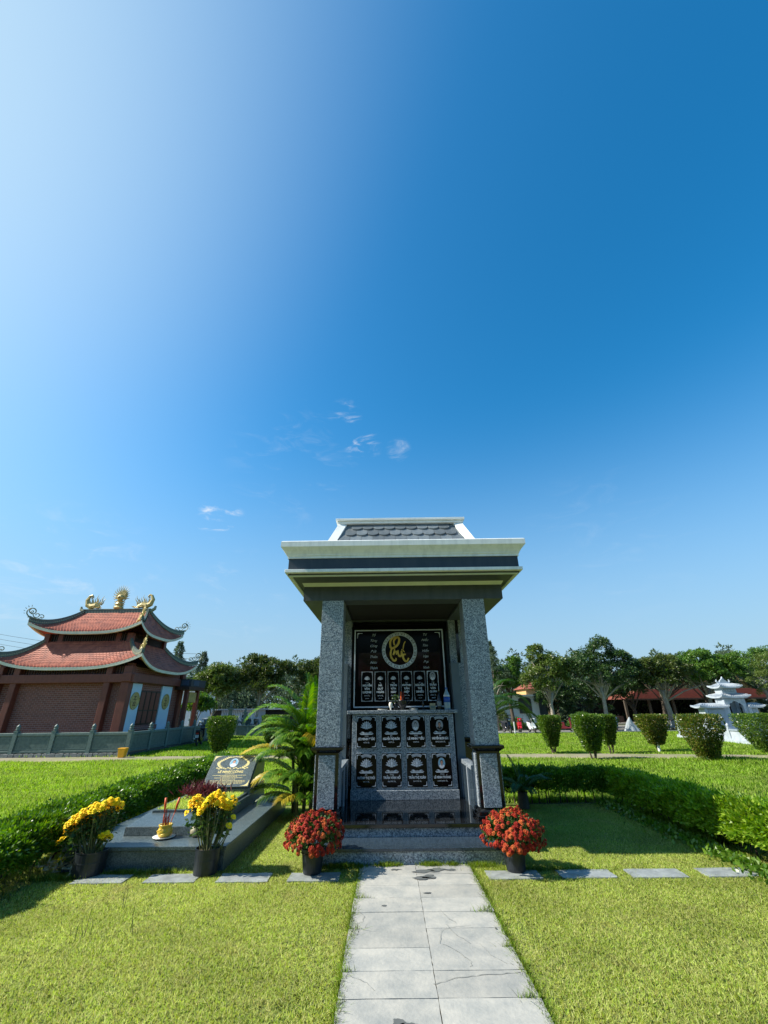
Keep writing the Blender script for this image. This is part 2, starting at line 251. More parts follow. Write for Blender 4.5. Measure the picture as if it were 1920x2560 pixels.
# ------------------------------------------------------------------ mesh helpers
class MB:
    def __init__(s): s.v = []; s.f = []; s.m = []
    def add(s, vs, fs, mi=0):
        k = len(s.v); s.v += [tuple(p) for p in vs]; s.f += [tuple(i+k for i in f) for f in fs]; s.m += [mi]*len(fs); return s
    def box(s, x0, x1, y0, y1, z0, z1, mi=0):
        return s.add([(x0,y0,z0),(x1,y0,z0),(x1,y1,z0),(x0,y1,z0),(x0,y0,z1),(x1,y0,z1),(x1,y1,z1),(x0,y1,z1)],
              [(0,3,2,1),(4,5,6,7),(0,1,5,4),(1,2,6,5),(2,3,7,6),(3,0,4,7)], mi)
    def frus(s, a, b, z0, z1, mi=0):      # a, b = (x0,x1,y0,y1) at z0 and z1
        return s.add([(a[0],a[2],z0),(a[1],a[2],z0),(a[1],a[3],z0),(a[0],a[3],z0),(b[0],b[2],z1),(b[1],b[2],z1),(b[1],b[3],z1),(b[0],b[3],z1)],
              [(0,3,2,1),(4,5,6,7),(0,1,5,4),(1,2,6,5),(2,3,7,6),(3,0,4,7)], mi)
    def tube(s, pts, rad, n=8, mi=0, cap=True):
        pts = [Vector(p) for p in pts]; K = len(pts)
        if not hasattr(rad, '__len__'): rad = [rad]*K
        base = len(s.v); up = Vector((0, 0, 1)); prev = None
        for i, p in enumerate(pts):
            t = (pts[min(i+1, K-1)]-pts[max(i-1, 0)]).normalized()
            if prev is None: a = t.orthogonal().normalized()
            else: a = (prev - t*prev.dot(t)); a = a.normalized() if a.length > 1e-6 else t.orthogonal().normalized()
            prev = a; b = t.cross(a)
            for j in range(n):
                q = 2*math.pi*j/n; s.v.append(tuple(p+(a*math.cos(q)+b*math.sin(q))*rad[i]))
        for i in range(K-1):
            for j in range(n):
                j2 = (j+1) % n; s.f.append((base+i*n+j, base+i*n+j2, base+(i+1)*n+j2, base+(i+1)*n+j)); s.m.append(mi)
        if cap:
            s.f.append(tuple(base+j for j in range(n))[::-1]); s.m.append(mi); s.f.append(tuple(base+(K-1)*n+j for j in range(n))); s.m.append(mi)
        return s
    def lathe(s, prof, c=(0,0,0), n=20, mi=0, sx=1, sy=1):
        base = len(s.v); K = len(prof)
        for r, z in prof:
            for j in range(n):
                q = 2*math.pi*j/n; s.v.append((c[0]+r*math.cos(q)*sx, c[1]+r*math.sin(q)*sy, c[2]+z))
        for i in range(K-1):
            for j in range(n):
                j2 = (j+1) % n; s.f.append((base+i*n+j, base+i*n+j2, base+(i+1)*n+j2, base+(i+1)*n+j)); s.m.append(mi)
        s.f.append(tuple(base+j for j in range(n))[::-1]); s.m.append(mi); s.f.append(tuple(base+(K-1)*n+j for j in range(n))); s.m.append(mi)
        return s
    def poly_xz(s, pts, y, mi=0):         # flat outline facing -y
        return s.add([(p[0], y, p[1]) for p in pts], [tuple(range(len(pts)))], mi)
    def prism_xz(s, pts, y0, y1, mi=0):
        n = len(pts); vs = [(p[0], y0, p[1]) for p in pts]+[(p[0], y1, p[1]) for p in pts]
        fs = [tuple(range(n)), tuple(range(2*n-1, n-1, -1))]+[(i, (i+1) % n+0, (i+1) % n+n, i+n)[::-1] for i in range(n)]
        return s.add(vs, fs, mi)
    def prism_xy(s, pts, z0, z1, mi=0):
        n = len(pts); vs = [(p[0], p[1], z0) for p in pts]+[(p[0], p[1], z1) for p in pts]
        fs = [tuple(range(n))[::-1], tuple(range(n, 2*n))]+[(i, (i+1) % n, (i+1) % n+n, i+n) for i in range(n)]
        return s.add(vs, fs, mi)
    def prism_yz(s, pts, x0, x1, mi=0):
        n = len(pts); vs = [(x0, p[0], p[1]) for p in pts]+[(x1, p[0], p[1]) for p in pts]
        fs = [tuple(range(n))[::-1], tuple(range(n, 2*n))]+[(i, (i+1) % n, (i+1) % n+n, i+n) for i in range(n)]
        return s.add(vs, fs, mi)
    def xf(s, M, start=0):
        s.v[start:] = [tuple(M@Vector(p)) for p in s.v[start:]]; return s
    def mesh(s, name, mats, smooth=False):
        me = bpy.data.meshes.new(name); me.from_pydata(s.v, [], s.f)
        for m in (mats if isinstance(mats, (list, tuple)) else [mats]): me.materials.append(MATS[m])
        if len(set(s.m)) > 1: me.polygons.foreach_set('material_index', s.m)
        if smooth: me.polygons.foreach_set('use_smooth', [True]*len(s.f))
        me.update(); return me
    def build(s, name, mats, parent=None, smooth=False, bev=0, loc=None):
        o = bpy.data.objects.new(name, s.mesh(name, mats, smooth)); C.objects.link(o)
        if parent: o.parent = parent
        if loc: o.location = loc
        if bev:
            b = o.modifiers.new('b', 'BEVEL'); b.width = bev; b.segments = 2; b.limit_method = 'ANGLE'; b.angle_limit = math.radians(50)
        return o
def empty(name, label, cat, loc=(0,0,0), rz=0, group=None):
    o = bpy.data.objects.new(name, None); C.objects.link(o); o.location = loc; o.rotation_euler = (0, 0, rz); o.empty_display_size = .1
    o['label'] = label; o['category'] = cat
    if group: o['group'] = group
    return o
def tag(o, label, cat, group=None):
    o['label'] = label; o['category'] = cat
    if group: o['group'] = group
    return o
def struct(o): o['kind'] = 'structure'; return o
def stuff(o): o['kind'] = 'stuff'; return o
def link(name, me, parent=None, loc=(0,0,0), rot=(0,0,0), sc=(1,1,1)):
    o = bpy.data.objects.new(name, me); C.objects.link(o); o.parent = parent; o.location = loc; o.rotation_euler = rot; o.scale = sc; return o
def copy_tree(o, parent=None):
    c = o.copy(); C.objects.link(c); c.parent = parent
    for ch in [k for k in bpy.data.objects if k.parent == o]: copy_tree(ch, c)
    return c
def npmesh(name, V, F, mats, mi=None):
    """V (n,3), F (m,k) with one k"""
    me = bpy.data.meshes.new(name); n, m, k = len(V), len(F), F.shape[1]
    me.vertices.add(n); me.vertices.foreach_set('co', np.ascontiguousarray(V, dtype=np.float32).ravel())
    me.loops.add(m*k); me.loops.foreach_set('vertex_index', np.ascontiguousarray(F, dtype=np.int32).ravel())
    me.polygons.add(m); me.polygons.foreach_set('loop_start', np.arange(0, m*k, k, dtype=np.int32)); me.polygons.foreach_set('loop_total', np.full(m, k, dtype=np.int32))
    for x in (mats if isinstance(mats, (list, tuple)) else [mats]): me.materials.append(MATS[x])
    if mi is not None: me.polygons.foreach_set('material_index', mi.astype(np.int32))
    me.update(calc_edges=True); return me
def unit(a): return a/np.maximum(np.linalg.norm(a, axis=-1, keepdims=True), 1e-9)
def leaves(P, D, length, width, jit=.6, rng=RNG):
    """diamond leaves at points P pointing roughly along D"""
    n = len(P); d = unit(D+rng.normal(0, jit, (n, 3))); r = rng.normal(0, 1, (n, 3)); s = unit(np.cross(d, r))
    L = (length*rng.uniform(.65, 1.3, n))[:, None]; W = (width*rng.uniform(.7, 1.25, n))[:, None]
    nn = np.cross(d, s)
    V = np.stack([P, P+d*L*.45+s*W*.5+nn*W*.12, P+d*L, P+d*L*.45-s*W*.5+nn*W*.12], 1).reshape(-1, 3)
    F = np.arange(4*n).reshape(n, 4); return V, F
def leafobj(name, P, D, length, width, m, parent=None, jit=.6):
    V, F = leaves(P, D, length, width, jit); o = bpy.data.objects.new(name, npmesh(name, V, F, m)); C.objects.link(o); o.parent = parent; return o
def text(body, size, x, z, y, mb, mi=0, shear=0, align='CENTER', bold=0., wfit=None, rotm=None):
    cu = bpy.data.curves.new('t', 'FONT'); cu.body = body; cu.size = size; cu.align_x = align; cu.align_y = 'CENTER'; cu.shear = shear; cu.resolution_u = 2; cu.offset = bold
    o = bpy.data.objects.new('t', cu); me = bpy.data.meshes.new_from_object(o)
    vs = [v.co.copy() for v in me.vertices]; fs = [tuple(p.vertices) for p in me.polygons]
    if vs:
        w = max(v.x for v in vs)-min(v.x for v in vs); k = min(1, wfit/w) if wfit else 1
        if rotm: mb.add([rotm@Vector((v.x*k, v.y, 0)) for v in vs], fs, mi)
        else: mb.add([(x+v.x*k, y, z+v.y) for v in vs], fs, mi)
    bpy.data.objects.remove(o); bpy.data.curves.remove(cu); bpy.data.meshes.remove(me)
def part(mb, name, mats, root, bev=0, smooth=False, stuff_=False):
    """a part modelled in world coordinates under a thing's Empty"""
    o = mb.build(name, mats, root, smooth, bev); 
    if root.type == 'EMPTY' and not root.get('local'): o.location = -root.location
    if stuff_: o['kind'] = 'stuff'
    return o
# ------------------------------------------------------------------ the ground
def ground():
    mb = MB(); mb.add([(-500, -60, -.012), (500, -60, -.012), (500, 900, -.012), (-500, 900, -.012)], [(0, 1, 2, 3)])
    struct(mb.build('ground', 'ground_soil_grass'))
    # dirt lane across the lawn
    near = [(-40, 15.2), (-13, 15.9), (-6.1, 16.25), (-1, 15.95), (3, 15.5), (6.7, 15.15), (11.2, 14.7), (16, 14.3), (40, 12.8)]
    far = [(-40, 17.9), (-14.3, 17.85), (-9, 17.75), (-1, 17.45), (3, 17.25), (7.5, 16.85), (12.1, 15.85), (16, 15.5), (40, 14)]
    def ip(pl, x):
        for a, b in zip(pl, pl[1:]):
            if a[0] <= x <= b[0]: return a[1]+(b[1]-a[1])*(x-a[0])/(b[0]-a[0])
    xs = np.arange(-39.9, 39.9, .35); mb = MB(); vs = []
    for x in xs:
        vs += [(x, ip(near, x)+.18*mnoise.noise((x*1.3, 0, 0))+.08*mnoise.noise((x*5, 3, 0)), -.006), (x, ip(far, x)+.18*mnoise.noise((x*1.1, 9, 0))+.08*mnoise.noise((x*5, 5, 0)), -.006)]
    mb.add(vs, [(2*i, 2*i+2, 2*i+3, 2*i+1) for i in range(len(xs)-1)]); struct(mb.build('dirt_path', 'lane_dirt'))
    mb = MB(); mb.add([(-60, 30.0, -.004), (80, 29.2, -.004), (80, 40, -.004), (-60, 40, -.004)], [(0, 1, 2, 3)])
    struct(mb.build('road', 'asphalt'))
    mb = MB(); mb.box(-7.5, 60, 29.35, 29.5, -.05, .07); struct(mb.build('kerb', 'rubble', bev=.01))
    return ip, near, far
lane_ip, lane_near, lane_far = ground()
# ------------------------------------------------------------------ garden path of split slate tiles
def garden_path():
    bed = MB(); bed.add([(-.32, 1.0, -.006), (.845, 1.0, -.006), (.845, 5.59, -.006), (-.32, 5.59, -.006)], [(0, 1, 2, 3)])
    path = struct(bed.build('garden_path', 'soil'))
    rows = [5.596, 5.575-.02+.0]; y = 5.59; k = 0
    edges = [5.594, 5.32, 5.035, 4.75, 4.465, 4.185, 3.90, 3.62, 3.34, 3.055, 2.77, 2.485, 2.20, 1.915, 1.63, 1.345, 1.06]
    for i in range(len(edges)-1):
        y1, y0 = edges[i]-.0018, edges[i+1]+.0018
        for (xa, xb) in ((-.312, .2605), (.2645, .835)):
            ja, jb = RNG.uniform(-.008, .008, 2) if True else 0
            x0, x1 = (xa+ja, xb) if xa < 0 else (xa, xb+jb)
            # outline with slightly broken edges
            pts = []
            def edge(p, q, n=7):
                for t in range(n):
                    u = t/n; pts.append((p[0]+(q[0]-p[0])*u+RNG.normal(0, .0012), p[1]+(q[1]-p[1])*u+RNG.normal(0, .0012)))
            edge((x0, y0), (x1, y0)); edge((x1, y0), (x1, y1)); edge((x1, y1), (x0, y1)); edge((x0, y1), (x0, y0))
            mb = MB(); mb.prism_xy(pts, -.03, .004+RNG.uniform(-.0015, .0015)); t = mb.build('slate_tile', 'tile_paving', path)
    def blob(cx, cy, rx, ry, seed, z=.0068, n=28, amp=.35):
        return [(cx+rx*math.cos(a)*(1+amp*mnoise.noise((math.cos(a)*1.7+seed, math.sin(a)*1.7, seed))), cy+ry*math.sin(a)*(1+amp*mnoise.noise((math.cos(a)*1.7+seed, math.sin(a)*1.7, seed+5)))) for a in [2*math.pi*i/n for i in range(n)]]
    mb = MB()
    for (cx, cy, rx, ry, sd) in ((.36, 5.39, .115, .045, 1), (.48, 5.44, .10, .05, 2.3), (.30, 5.20, .09, .035, 3.1), (.37, 5.235, .06, .05, 4.4), (.60, 5.42, .06, .03, 7.7), (.05, 5.45, .05, .02, 5.2), (.33, 4.74+.1, .035, .014, 6), (-.06, 4.58, .02, .02, 8), (.10, 3.10, .055, .03, 9.1), (.03, 3.14, .035, .02, 12.1), (.78, 4.16, .01, .008, 3)):
        p = blob(cx, cy, rx, ry, sd, amp=.9); mb.add([(a, b, .0078) for a, b in p], [tuple(range(len(p)))])
    o = mb.build('water_stain', 'water_stain', path); o['label'] = 'dark wet stains on the grey tiles'
    mb = MB()
    def crack(pts, w=.0028):
        P = []
        for (a, b) in zip(pts, pts[1:]):
            for t in range(6):
                u = t/6; P.append((a[0]+(b[0]-a[0])*u+RNG.normal(0, .003), a[1]-.11+(b[1]-a[1])*u+RNG.normal(0, .003)))
        P.append((pts[-1][0], pts[-1][1]-.11)); vs = []
        for i, p in enumerate(P):
            q = P[min(i+1, len(P)-1)]; r = P[max(i-1, 0)]; dx, dy = q[0]-r[0], q[1]-r[1]; l = math.hypot(dx, dy) or 1; ww = w*RNG.uniform(.3, 1.2)
            vs += [(p[0]-dy/l*ww, p[1]+dx/l*ww, .0072), (p[0]+dy/l*ww, p[1]-dx/l*ww, .0072)]
        mb.add(vs, [(2*i, 2*i+1, 2*i+3, 2*i+2) for i in range(len(P)-1)])
    crack([(.245, 3.58), (.38, 3.64), (.55, 3.67), (.80, 3.70)]); crack([(.42, 4.35), (.46, 4.2), (.55, 4.06)], .002); crack([(.34, 4.07), (.37, 4.25), (.44, 4.3), (.6, 4.33)], .002)
    crack([(.36, 4.06), (.45, 3.95), (.52, 3.82), (.50, 3.76)], .002); crack([(.62, 4.05), (.66, 3.9), (.74, 3.8)], .0015); crack([(.40, 4.60), (.45, 4.45), (.50, 4.37)], .002)
    crack([(-.27, 4.60), (-.21, 4.50), (-.22, 4.40), (-.27, 4.37)], .0018); crack([(-.28, 3.7), (-.15, 3.6), (-.1, 3.52)], .0015)
    o = mb.build('crack', 'crack', path)
    row = MB(); row.add([(-.01, -.01, -.009), (.01, -.01, -.009), (.01, .01, -.009)], [(0, 1, 2)])
    return path
path = garden_path()
def stepping_row():
    pl = [(.955, 1.47), (1.665, 2.19), (2.345, 2.875), (3.065, 3.575), (3.79, 4.3), (-2.40, -1.90), (-1.69, -1.19), (-1.0, -.5), (-3.1, -2.6)]
    root = bpy.data.objects.new('stepping_stone_row', None); C.objects.link(root); root['kind'] = 'structure'; root.location = (.5, 5.3, 0)
    for i, (a, b) in enumerate(pl):
        y0, y1 = 5.18+RNG.uniform(-.01, .01), 5.415+RNG.uniform(-.01, .01); pts = []
        for (p, q) in (((a, y0), (b, y0)), ((b, y0), (b, y1)), ((b, y1), (a, y1)), ((a, y1), (a, y0))):
            for t in range(6):
                u = t/6; pts.append((p[0]+(q[0]-p[0])*u+RNG.normal(0, .004), p[1]+(q[1]-p[1])*u+RNG.normal(0, .004)))
        mb = MB(); mb.prism_xy(pts, -.03, .001); part(mb, 'paving_stone', 'paver', root)
    return pl
pavers = stepping_row()
# ------------------------------------------------------------------ family columbarium
CX = .24
def petal(mb, x, z, y, ang, L, W, mi, n=10):
    pts = []
    for i in range(n+1):
        t = i/n; w = W*math.sin(math.pi*t**.8)*.5; pts.append((t*L, w))
    for i in range(n-1, 0, -1):
        t = i/n; w = W*math.sin(math.pi*t**.8)*.5; pts.append((t*L, -w))
    c, s = math.cos(ang), math.sin(ang)
    mb.poly_xz([(x+a*c-b*s, z+a*s+b*c) for a, b in pts][::-1] if False else [(x+a*c-b*s, z+a*s+b*c) for a, b in pts][::-1], y, mi)
def lotus(mb, x, z, y, k, m_light=0, m_dark=1):
    lay = [([25, 155, 5, 175], .62, .24), ([48, 132, 70, 110], .60, .26), ([90], .62, .3), ([62, 118], .46, .28), ([35, 145, -5, 185], .42, .2), ([90], .42, .32), ([-30, 210, -60, 240], .2, .16)]
    d = y
    for angs, L, W in lay:
        for a in angs:
            petal(mb, x, z-.01*k, d, math.radians(a), L*k, W*k, m_dark); d -= .00012
            petal(mb, x, z-.01*k+.005*k, d, math.radians(a), L*k*.93, W*k*.68, m_light); d -= .00012
def cloud(mb, x, z, y, w, mi=0):
    for dx, r in ((-.36, .10), (-.28, .15), (-.1, .09), (0, .10), (.1, .09), (.28, .15), (.36, .10)):
        mb.poly_xz([(x+dx*w+r*w*math.cos(a)*1.1, z+max(0, r*w*math.sin(a))) for a in [math.pi*i/8 for i in range(9)]][::-1], y, mi)
    mb.poly_xz([(x-.5*w, z+.04*w), (x-.40*w, z-.045*w), (x+.40*w, z-.045*w), (x+.5*w, z+.04*w), (x+.3*w, z+.02*w), (x-.3*w, z+.02*w)], y-.0002, mi)
def banner(mb, x, z, y, w, mi=0, md=1):
    R = w*.95; n = 10; a0, a1 = math.radians(62), math.radians(118)
    def arc(r0, r1, m, yy):
        P = [(x+r0*math.cos(a), z-R+r0*math.sin(a)) for a in [a0+(a1-a0)*i/n for i in range(n+1)]]; Q = [(x+r1*math.cos(a), z-R+r1*math.sin(a)) for a in [a0+(a1-a0)*i/n for i in range(n+1)]]
        for i in range(n): mb.add([(P[i][0], yy, P[i][1]), (Q[i][0], yy, Q[i][1]), (Q[i+1][0], yy, Q[i+1][1]), (P[i+1][0], yy, P[i+1][1])], [(0, 1, 2, 3)], m)
    arc(R*.86, R*1.08, mi, y); arc(R*.895, R*1.045, md, y-.0003)
    for i in range(9):
        a = a0+(a1-a0)*(i+.7)/9.6; cx_, cz_ = x+R*.97*math.cos(a), z-R+R*.97*math.sin(a)
        mb.poly_xz([(cx_-.016*w*2, cz_-.03*w), (cx_+.012*w*2, cz_-.03*w), (cx_+.016*w*2, cz_+.035*w), (cx_-.012*w*2, cz_+.03*w)], y-.0006, mi)
def corner(mb, x, z, y, sx, sz, k, mi=0):
    P = [(0, 0), (1, 0), (1, .10), (.40, .13), (.22, .22), (.13, .40), (.10, 1), (0, 1)]
    pts = [(x+sx*a*k, z+sz*b*k) for a, b in P]
    if sx*sz < 0: pts = pts[::-1]
    mb.poly_xz(pts, y, mi)
def portrait(root, x, z, y, rx, rz, scheme, name='portrait'):
    ell = lambda a, b, cx_=x, cz_=z, n=20: [(cx_+a*math.cos(t), cz_+b*math.sin(t)) for t in [2*math.pi*i/n for i in range(n)]]
    mb = MB(); back, skin, coat, rim = scheme
    mats = ['engraving_dim', back, skin, coat, 'hair', 'cloth_white']
    mb.poly_xz(ell(rx*1.1, rz*1.08), y, 0); mb.poly_xz(ell(rx, rz), y-.0004, 1)
    # shoulders cut by the oval
    sh = []
    for i in range(13):
        t = math.pi+math.pi*i/12; sh.append((x+rx*.98*math.cos(t), z+rz*.98*math.sin(t)))
    sh = [p for p in sh if p[1] < z-rz*.38]; sh = sh+[(x+rx*.45, z-rz*.30), (x-rx*.45, z-rz*.30)]
    mb.poly_xz(sh, y-.0008, 3); mb.poly_xz([(x-rx*.14, z-rz*.30), (x, z-rz*.62), (x+rx*.14, z-rz*.30)], y-.0012, 5)
    mb.poly_xz(ell(rx*.2, rz*.22, x, z-rz*.28, 10), y-.0014, 2); mb.poly_xz(ell(rx*.43, rz*.42, x, z+rz*.24), y-.0012, 4); mb.poly_xz(ell(rx*.34, rz*.36, x, z+rz*.10), y-.0017, 2)
    for s_ in (-1, 1): mb.poly_xz(ell(rx*.07, rz*.022, x+s_*rx*.15, z+rz*.13, 8), y-.002, 4)
    mb.poly_xz(ell(rx*.10, rz*.018, x, z-rz*.09, 8), y-.002, 4)
    o = mb.build(name, mats, root); return o
def columbarium():
    R = empty('family_columbarium', 'tall grey granite family columbarium with white-trimmed slate roof behind the tiled path', 'columbarium', (CX, 6.0, 0))
    X = lambda a: CX+a
    # steps
    m = MB(); m.box(X(-1.12), X(1.12), 5.61, 6.3, -.05, .118); part(m, 'step_riser', 'granite', R)
    m = MB(); m.box(X(-1.15), X(1.15), 5.585, 6.02, .118, .149); part(m, 'step_tread', 'granite_step', R, bev=.004)
    m = MB(); m.box(X(-1.24), X(1.24), 6.02, 8.4, 0, .236); part(m, 'platform', 'granite', R)
    m = MB(); m.box(X(-1.27), X(1.27), 5.99, 8.44, .236, .278); part(m, 'floor_slab', 'black_granite', R, bev=.005)
    Z0 = .278
    # pillars
    for sx, (xa, xb) in ((-1, (-.93, -.62)), (1, (1.095, 1.41))):
        for (ya, yb, rear) in ((6.12, 6.43, 0), (7.75, 8.06, 1)):
            p = MB(); p.box(xa+.012, xb-.012, ya+.012, yb-.012, Z0+.1, 1.0); core = part(p, 'pedestal', 'black_granite', R)
            b = MB(); b.box(xa-.04, xb+.04, ya-.04, yb+.04, Z0, Z0+.045); b.box(xa-.02, xb+.02, ya-.02, yb+.02, Z0+.045, Z0+.085); b.frus((xa-.02, xb+.02, ya-.02, yb+.02), (xa+.012, xb-.012, ya+.012, yb-.012), Z0+.085, Z0+.11)
            b.build('pedestal_base', 'black_granite', core, bev=.003)
            b = MB(); b.frus((xa+.01, xb-.01, ya+.01, yb-.01), (xa-.045, xb+.045, ya-.045, yb+.045), .992, 1.03); b.box(xa-.045, xb+.045, ya-.045, yb+.045, 1.03, 1.06)
            b.build('pedestal_cap', 'black_granite', core, bev=.003)
            if not rear:
                m = MB(); m.box(xa+.050, xb-.052, ya-.002, ya+.02, .40, .968); m.build('inset_panel', 'granite', core, bev=.004)
            for xs in (xa-.004, xb-.016):
                m = MB(); m.box(xs, xs+.02, ya+.045, yb-.045, .40, .968); m.build('inset_panel', 'granite', core, bev=.004)
            m = MB(); m.box(xa, xb, ya, yb, 1.06, 2.93); sh = part(m, 'pillar_shaft', 'granite', R, bev=.005)
            for zz in (1.72, 2.36):
                m = MB(); m.box(xa-.0012, xb+.0012, ya-.0012, yb+.0012, zz, zz+.0028); m.build('slab_joint', 'granite_step', sh)
    # low side walls with two framed panels
    for x0, x1, face in ((1.115, 1.215, 1.115), (-.735, -.635, -.635)):
        m = MB(); m.box(x0, x1, 6.44, 7.54, Z0, .735); w = part(m, 'side_wall', 'granite_step', R)
        m = MB(); m.box(x0-.012, x1+.012, 6.44, 7.56, .735, .79); m.build('coping', 'granite', w, bev=.004)
        s_ = -1 if face == x0 else 1
        for (ya, yb) in ((6.46, 6.50), (6.98, 7.02), (7.50, 7.54)):
            m = MB(); m.box(min(face, face+s_*.012), max(face, face+s_*.012), ya, yb, Z0+.002, .735); m.build('wall_stile', 'white_marble', w)
    # rear wall, reflection panels and side returns
    m = MB(); m.box(-.93, 1.41, 7.99, 8.05, Z0, 2.93); part(m, 'rear_wall', 'black_granite', R)
    for xa, xb in ((1.07, 1.20), (-.80, -.67)):
        m = MB(); m.box(xa, xb, 7.56, 7.985, Z0, 2.19); part(m, 'reflection_panel', 'grey_wall', R, bev=.003)  # added grey panels, their colour stands in for a reflection in the granite
    for xa, xb in ((1.22, 1.27), (-.79-.05, -.79)):
        m = MB(); m.box(xa-.01, xb, 6.44, 7.74, 2.62, 2.925) if False else m.box(xa, xb, 7.74, 7.985, 2.2, 2.925); part(m, 'side_return', 'black_granite', R)
    # niche block with slab
    m = MB(); m.box(-.575, 1.035, 7.387, 7.98, Z0, .398); part(m, 'plinth', 'granite', R, bev=.004)
    m = MB(); m.box(-.565, 1.025, 7.42, 7.97, .398, 1.418); part(m, 'niche_block', 'granite', R, bev=.003)
    m = MB(); m.box(-.645, 1.095, 7.375, 7.97, 1.42, 1.470); part(m, 'altar_slab', 'granite', R, bev=.006)
    xs = [(-.495, -.185), (-.108, .197), (.273, .577), (.650, .949)]
    names = [[('ÔNG', 'LÊ MINH ĐỨC', '10/03 ÂL', 0), ('BÀ', 'NGUYỄN THỊ MUÔN', '10/09 ÂL', 0), ('ÔNG', 'LÊ MINH ĐIỂU', '10/09 ÂL', 1), ('BÀ', 'NGUYỄN BẠCH CÚC', '03/02/2004 ÂL', 2)],
             [('BÀ', 'HUỲNH THỊ THỚI', '20/10 ÂL', 0), ('ÔNG', 'TRẦN VĂN HỔ', '06/1945 ÂL', 0), ('BÀ', 'TRẦN THỊ XUÂN', '06/1945 ÂL', 0), ('ÔNG', 'LÊ MINH THẮNG', '10/09/2009 ÂL', 3)]]
    for r, (z0, z1) in enumerate(((.948, 1.39), (.434, .876))):
        for c_, (xa, xb) in enumerate(xs):
            a, nm, dt, ph = names[r][c_]; cx_ = (xa+xb)/2; w = xb-xa; y = 7.405
            fr = MB(); 
            pl = MB(); pl.box(xa, xb, y, 7.425, z0, z1); p = part(pl, 'niche_plaque', 'plaque_black', R, bev=.0025)
            fr.box(xa-.006, xb+.006, 7.4155, 7.426, z0-.006, z1+.006); fr.build('plaque_edge', 'engraving', p)
            g = MB(); yy = y-.0008
            for sx in (-1, 1):
                for sz in (-1, 1): corner(g, cx_-sx*(w/2-.012), (z0 if sz > 0 else z1)+sz*.014, yy, sx, sz, .058)
            banner(g, cx_, z1-.022, yy, w*.56)
            if ph == 0: lotus(g, cx_, z0+.283, yy, .16)
            cloud(g, cx_, z0+.192, yy, w*.70)
            g.build('engraving', ['engraving', 'engraving_shade'], p)
            t = MB(); text(a, .026, cx_, z0+.162, yy, t); text(nm, .042, cx_, z0+.122, yy, t, bold=.0019, wfit=w*.84); text(dt, .026, cx_, z0+.075, yy, t, wfit=w*.6)
            t.build('lettering', 'engraving', p)
            if ph: portrait(p, cx_, z0+.305, yy-.0005, .050, .068, {1: ('photo_grey', 'photo_skin_grey', 'cloth_white', 0), 2: ('photo_grey', 'skin', 'cloth_black', 0), 3: ('photo_blue', 'skin', 'cloth_white', 0)}[ph])
    # memorial board
    Y = 7.72
    m = MB(); m.box(-.615, 1.03, Y, 7.96, 1.472, 2.83); bd = part(m, 'memorial_board', 'plaque_black', R)
    m = MB(); m.box(-.575, -.555, Y-.006, Y, 1.51, 2.768); m.box(.967, .987, Y-.006, Y, 1.51, 2.768); m.box(-.555, .967, Y-.006, Y, 2.748, 2.768); m.box(-.555, .967, Y-.006, Y, 1.51, 1.53); m.build('board_frame', 'engraving', bd)
    m = MB(); m.box(-.50, .92, Y-.003, Y+.001, 1.85, 2.38); m.build('red_field', 'board_red', bd)
    for xa, xb in ((-.74, -.62), (1.035, 1.155)):
        m = MB(); m.box(xa, xb, 7.80, 7.97, 1.472, 2.75); part(m, 'jamb', 'granite_step', R, bev=.003)
    yy = Y-.005
    g = MB()
    for sx, x0 in ((1, -.525), (-1, .935)):
        corner(g, x0, 2.715, yy, sx, -1, .09, 0)
    # key-fret ring
    rx, rz_, r0, r1 = .213, 2.418, .246, .306; n = 72
    def pol(a, r): return (rx+r*math.cos(a), rz_+r*math.sin(a))
    for i in range(n):
        a, b = 2*math.pi*i/n, 2*math.pi*(i+1)/n; g.poly_xz([pol(a, r0), pol(b, r0), pol(b, r1), pol(a, r1)][::1] if False else [pol(a, r1), pol(b, r1), pol(b, r0), pol(a, r0)][::-1], yy, 0)
    U = 2*math.pi/16; rr = lambda v: r0+.009+(r1-r0-.018)*v
    def fret(a0, u0, u1, v0, v1):
        k = 3
        for i in range(k):
            a = a0+U*(u0+(u1-u0)*i/k); b = a0+U*(u0+(u1-u0)*(i+1)/k)
            g.poly_xz([pol(a, rr(v0)), pol(a, rr(v1)), pol(b, rr(v1)), pol(b, rr(v0))][::-1], yy-.0006, 2)
    for i in range(16):
        a0 = i*U
        fret(a0, .08, .88, .84, .96); fret(a0, .08, .17, .12, .84); fret(a0, .17, .68, .12, .24); fret(a0, .59, .68, .24, .60); fret(a0, .36, .59, .48, .60)
    stuff_ring = g.build('key_fret_ring', ['engraving', 'engraving_dim', 'black_granite'], bd)
    def stroke(mb, pts, w):
        P = []; K = len(pts)
        for i in range(K-1):       # Catmull-Rom
            p0, p1, p2, p3 = pts[max(i-1, 0)], pts[i], pts[i+1], pts[min(i+2, K-1)]
            for t in [j/6 for j in range(6)]:
                P.append(tuple(.5*(2*p1[k]+(p2[k]-p0[k])*t+(2*p0[k]-5*p1[k]+4*p2[k]-p3[k])*t*t+(-p0[k]+3*p1[k]-3*p2[k]+p3[k])*t**3) for k in (0, 1)))
        P.append(pts[-1]); n = len(P); vs = []
        for i, p in enumerate(P):
            q, r = P[min(i+1, n-1)], P[max(i-1, 0)]; dx, dz = q[0]-r[0], q[1]-r[1]; l = math.hypot(dx, dz) or 1
            ww = w*(.35+.65*math.sin(math.pi*min(1, max(0, .08+.86*i/n)))**.6); vs += [(p[0]-dz/l*ww, yy-.001-i*1e-5, p[1]+dx/l*ww), (p[0]+dz/l*ww, yy-.001-i*1e-5, p[1]-dx/l*ww)]
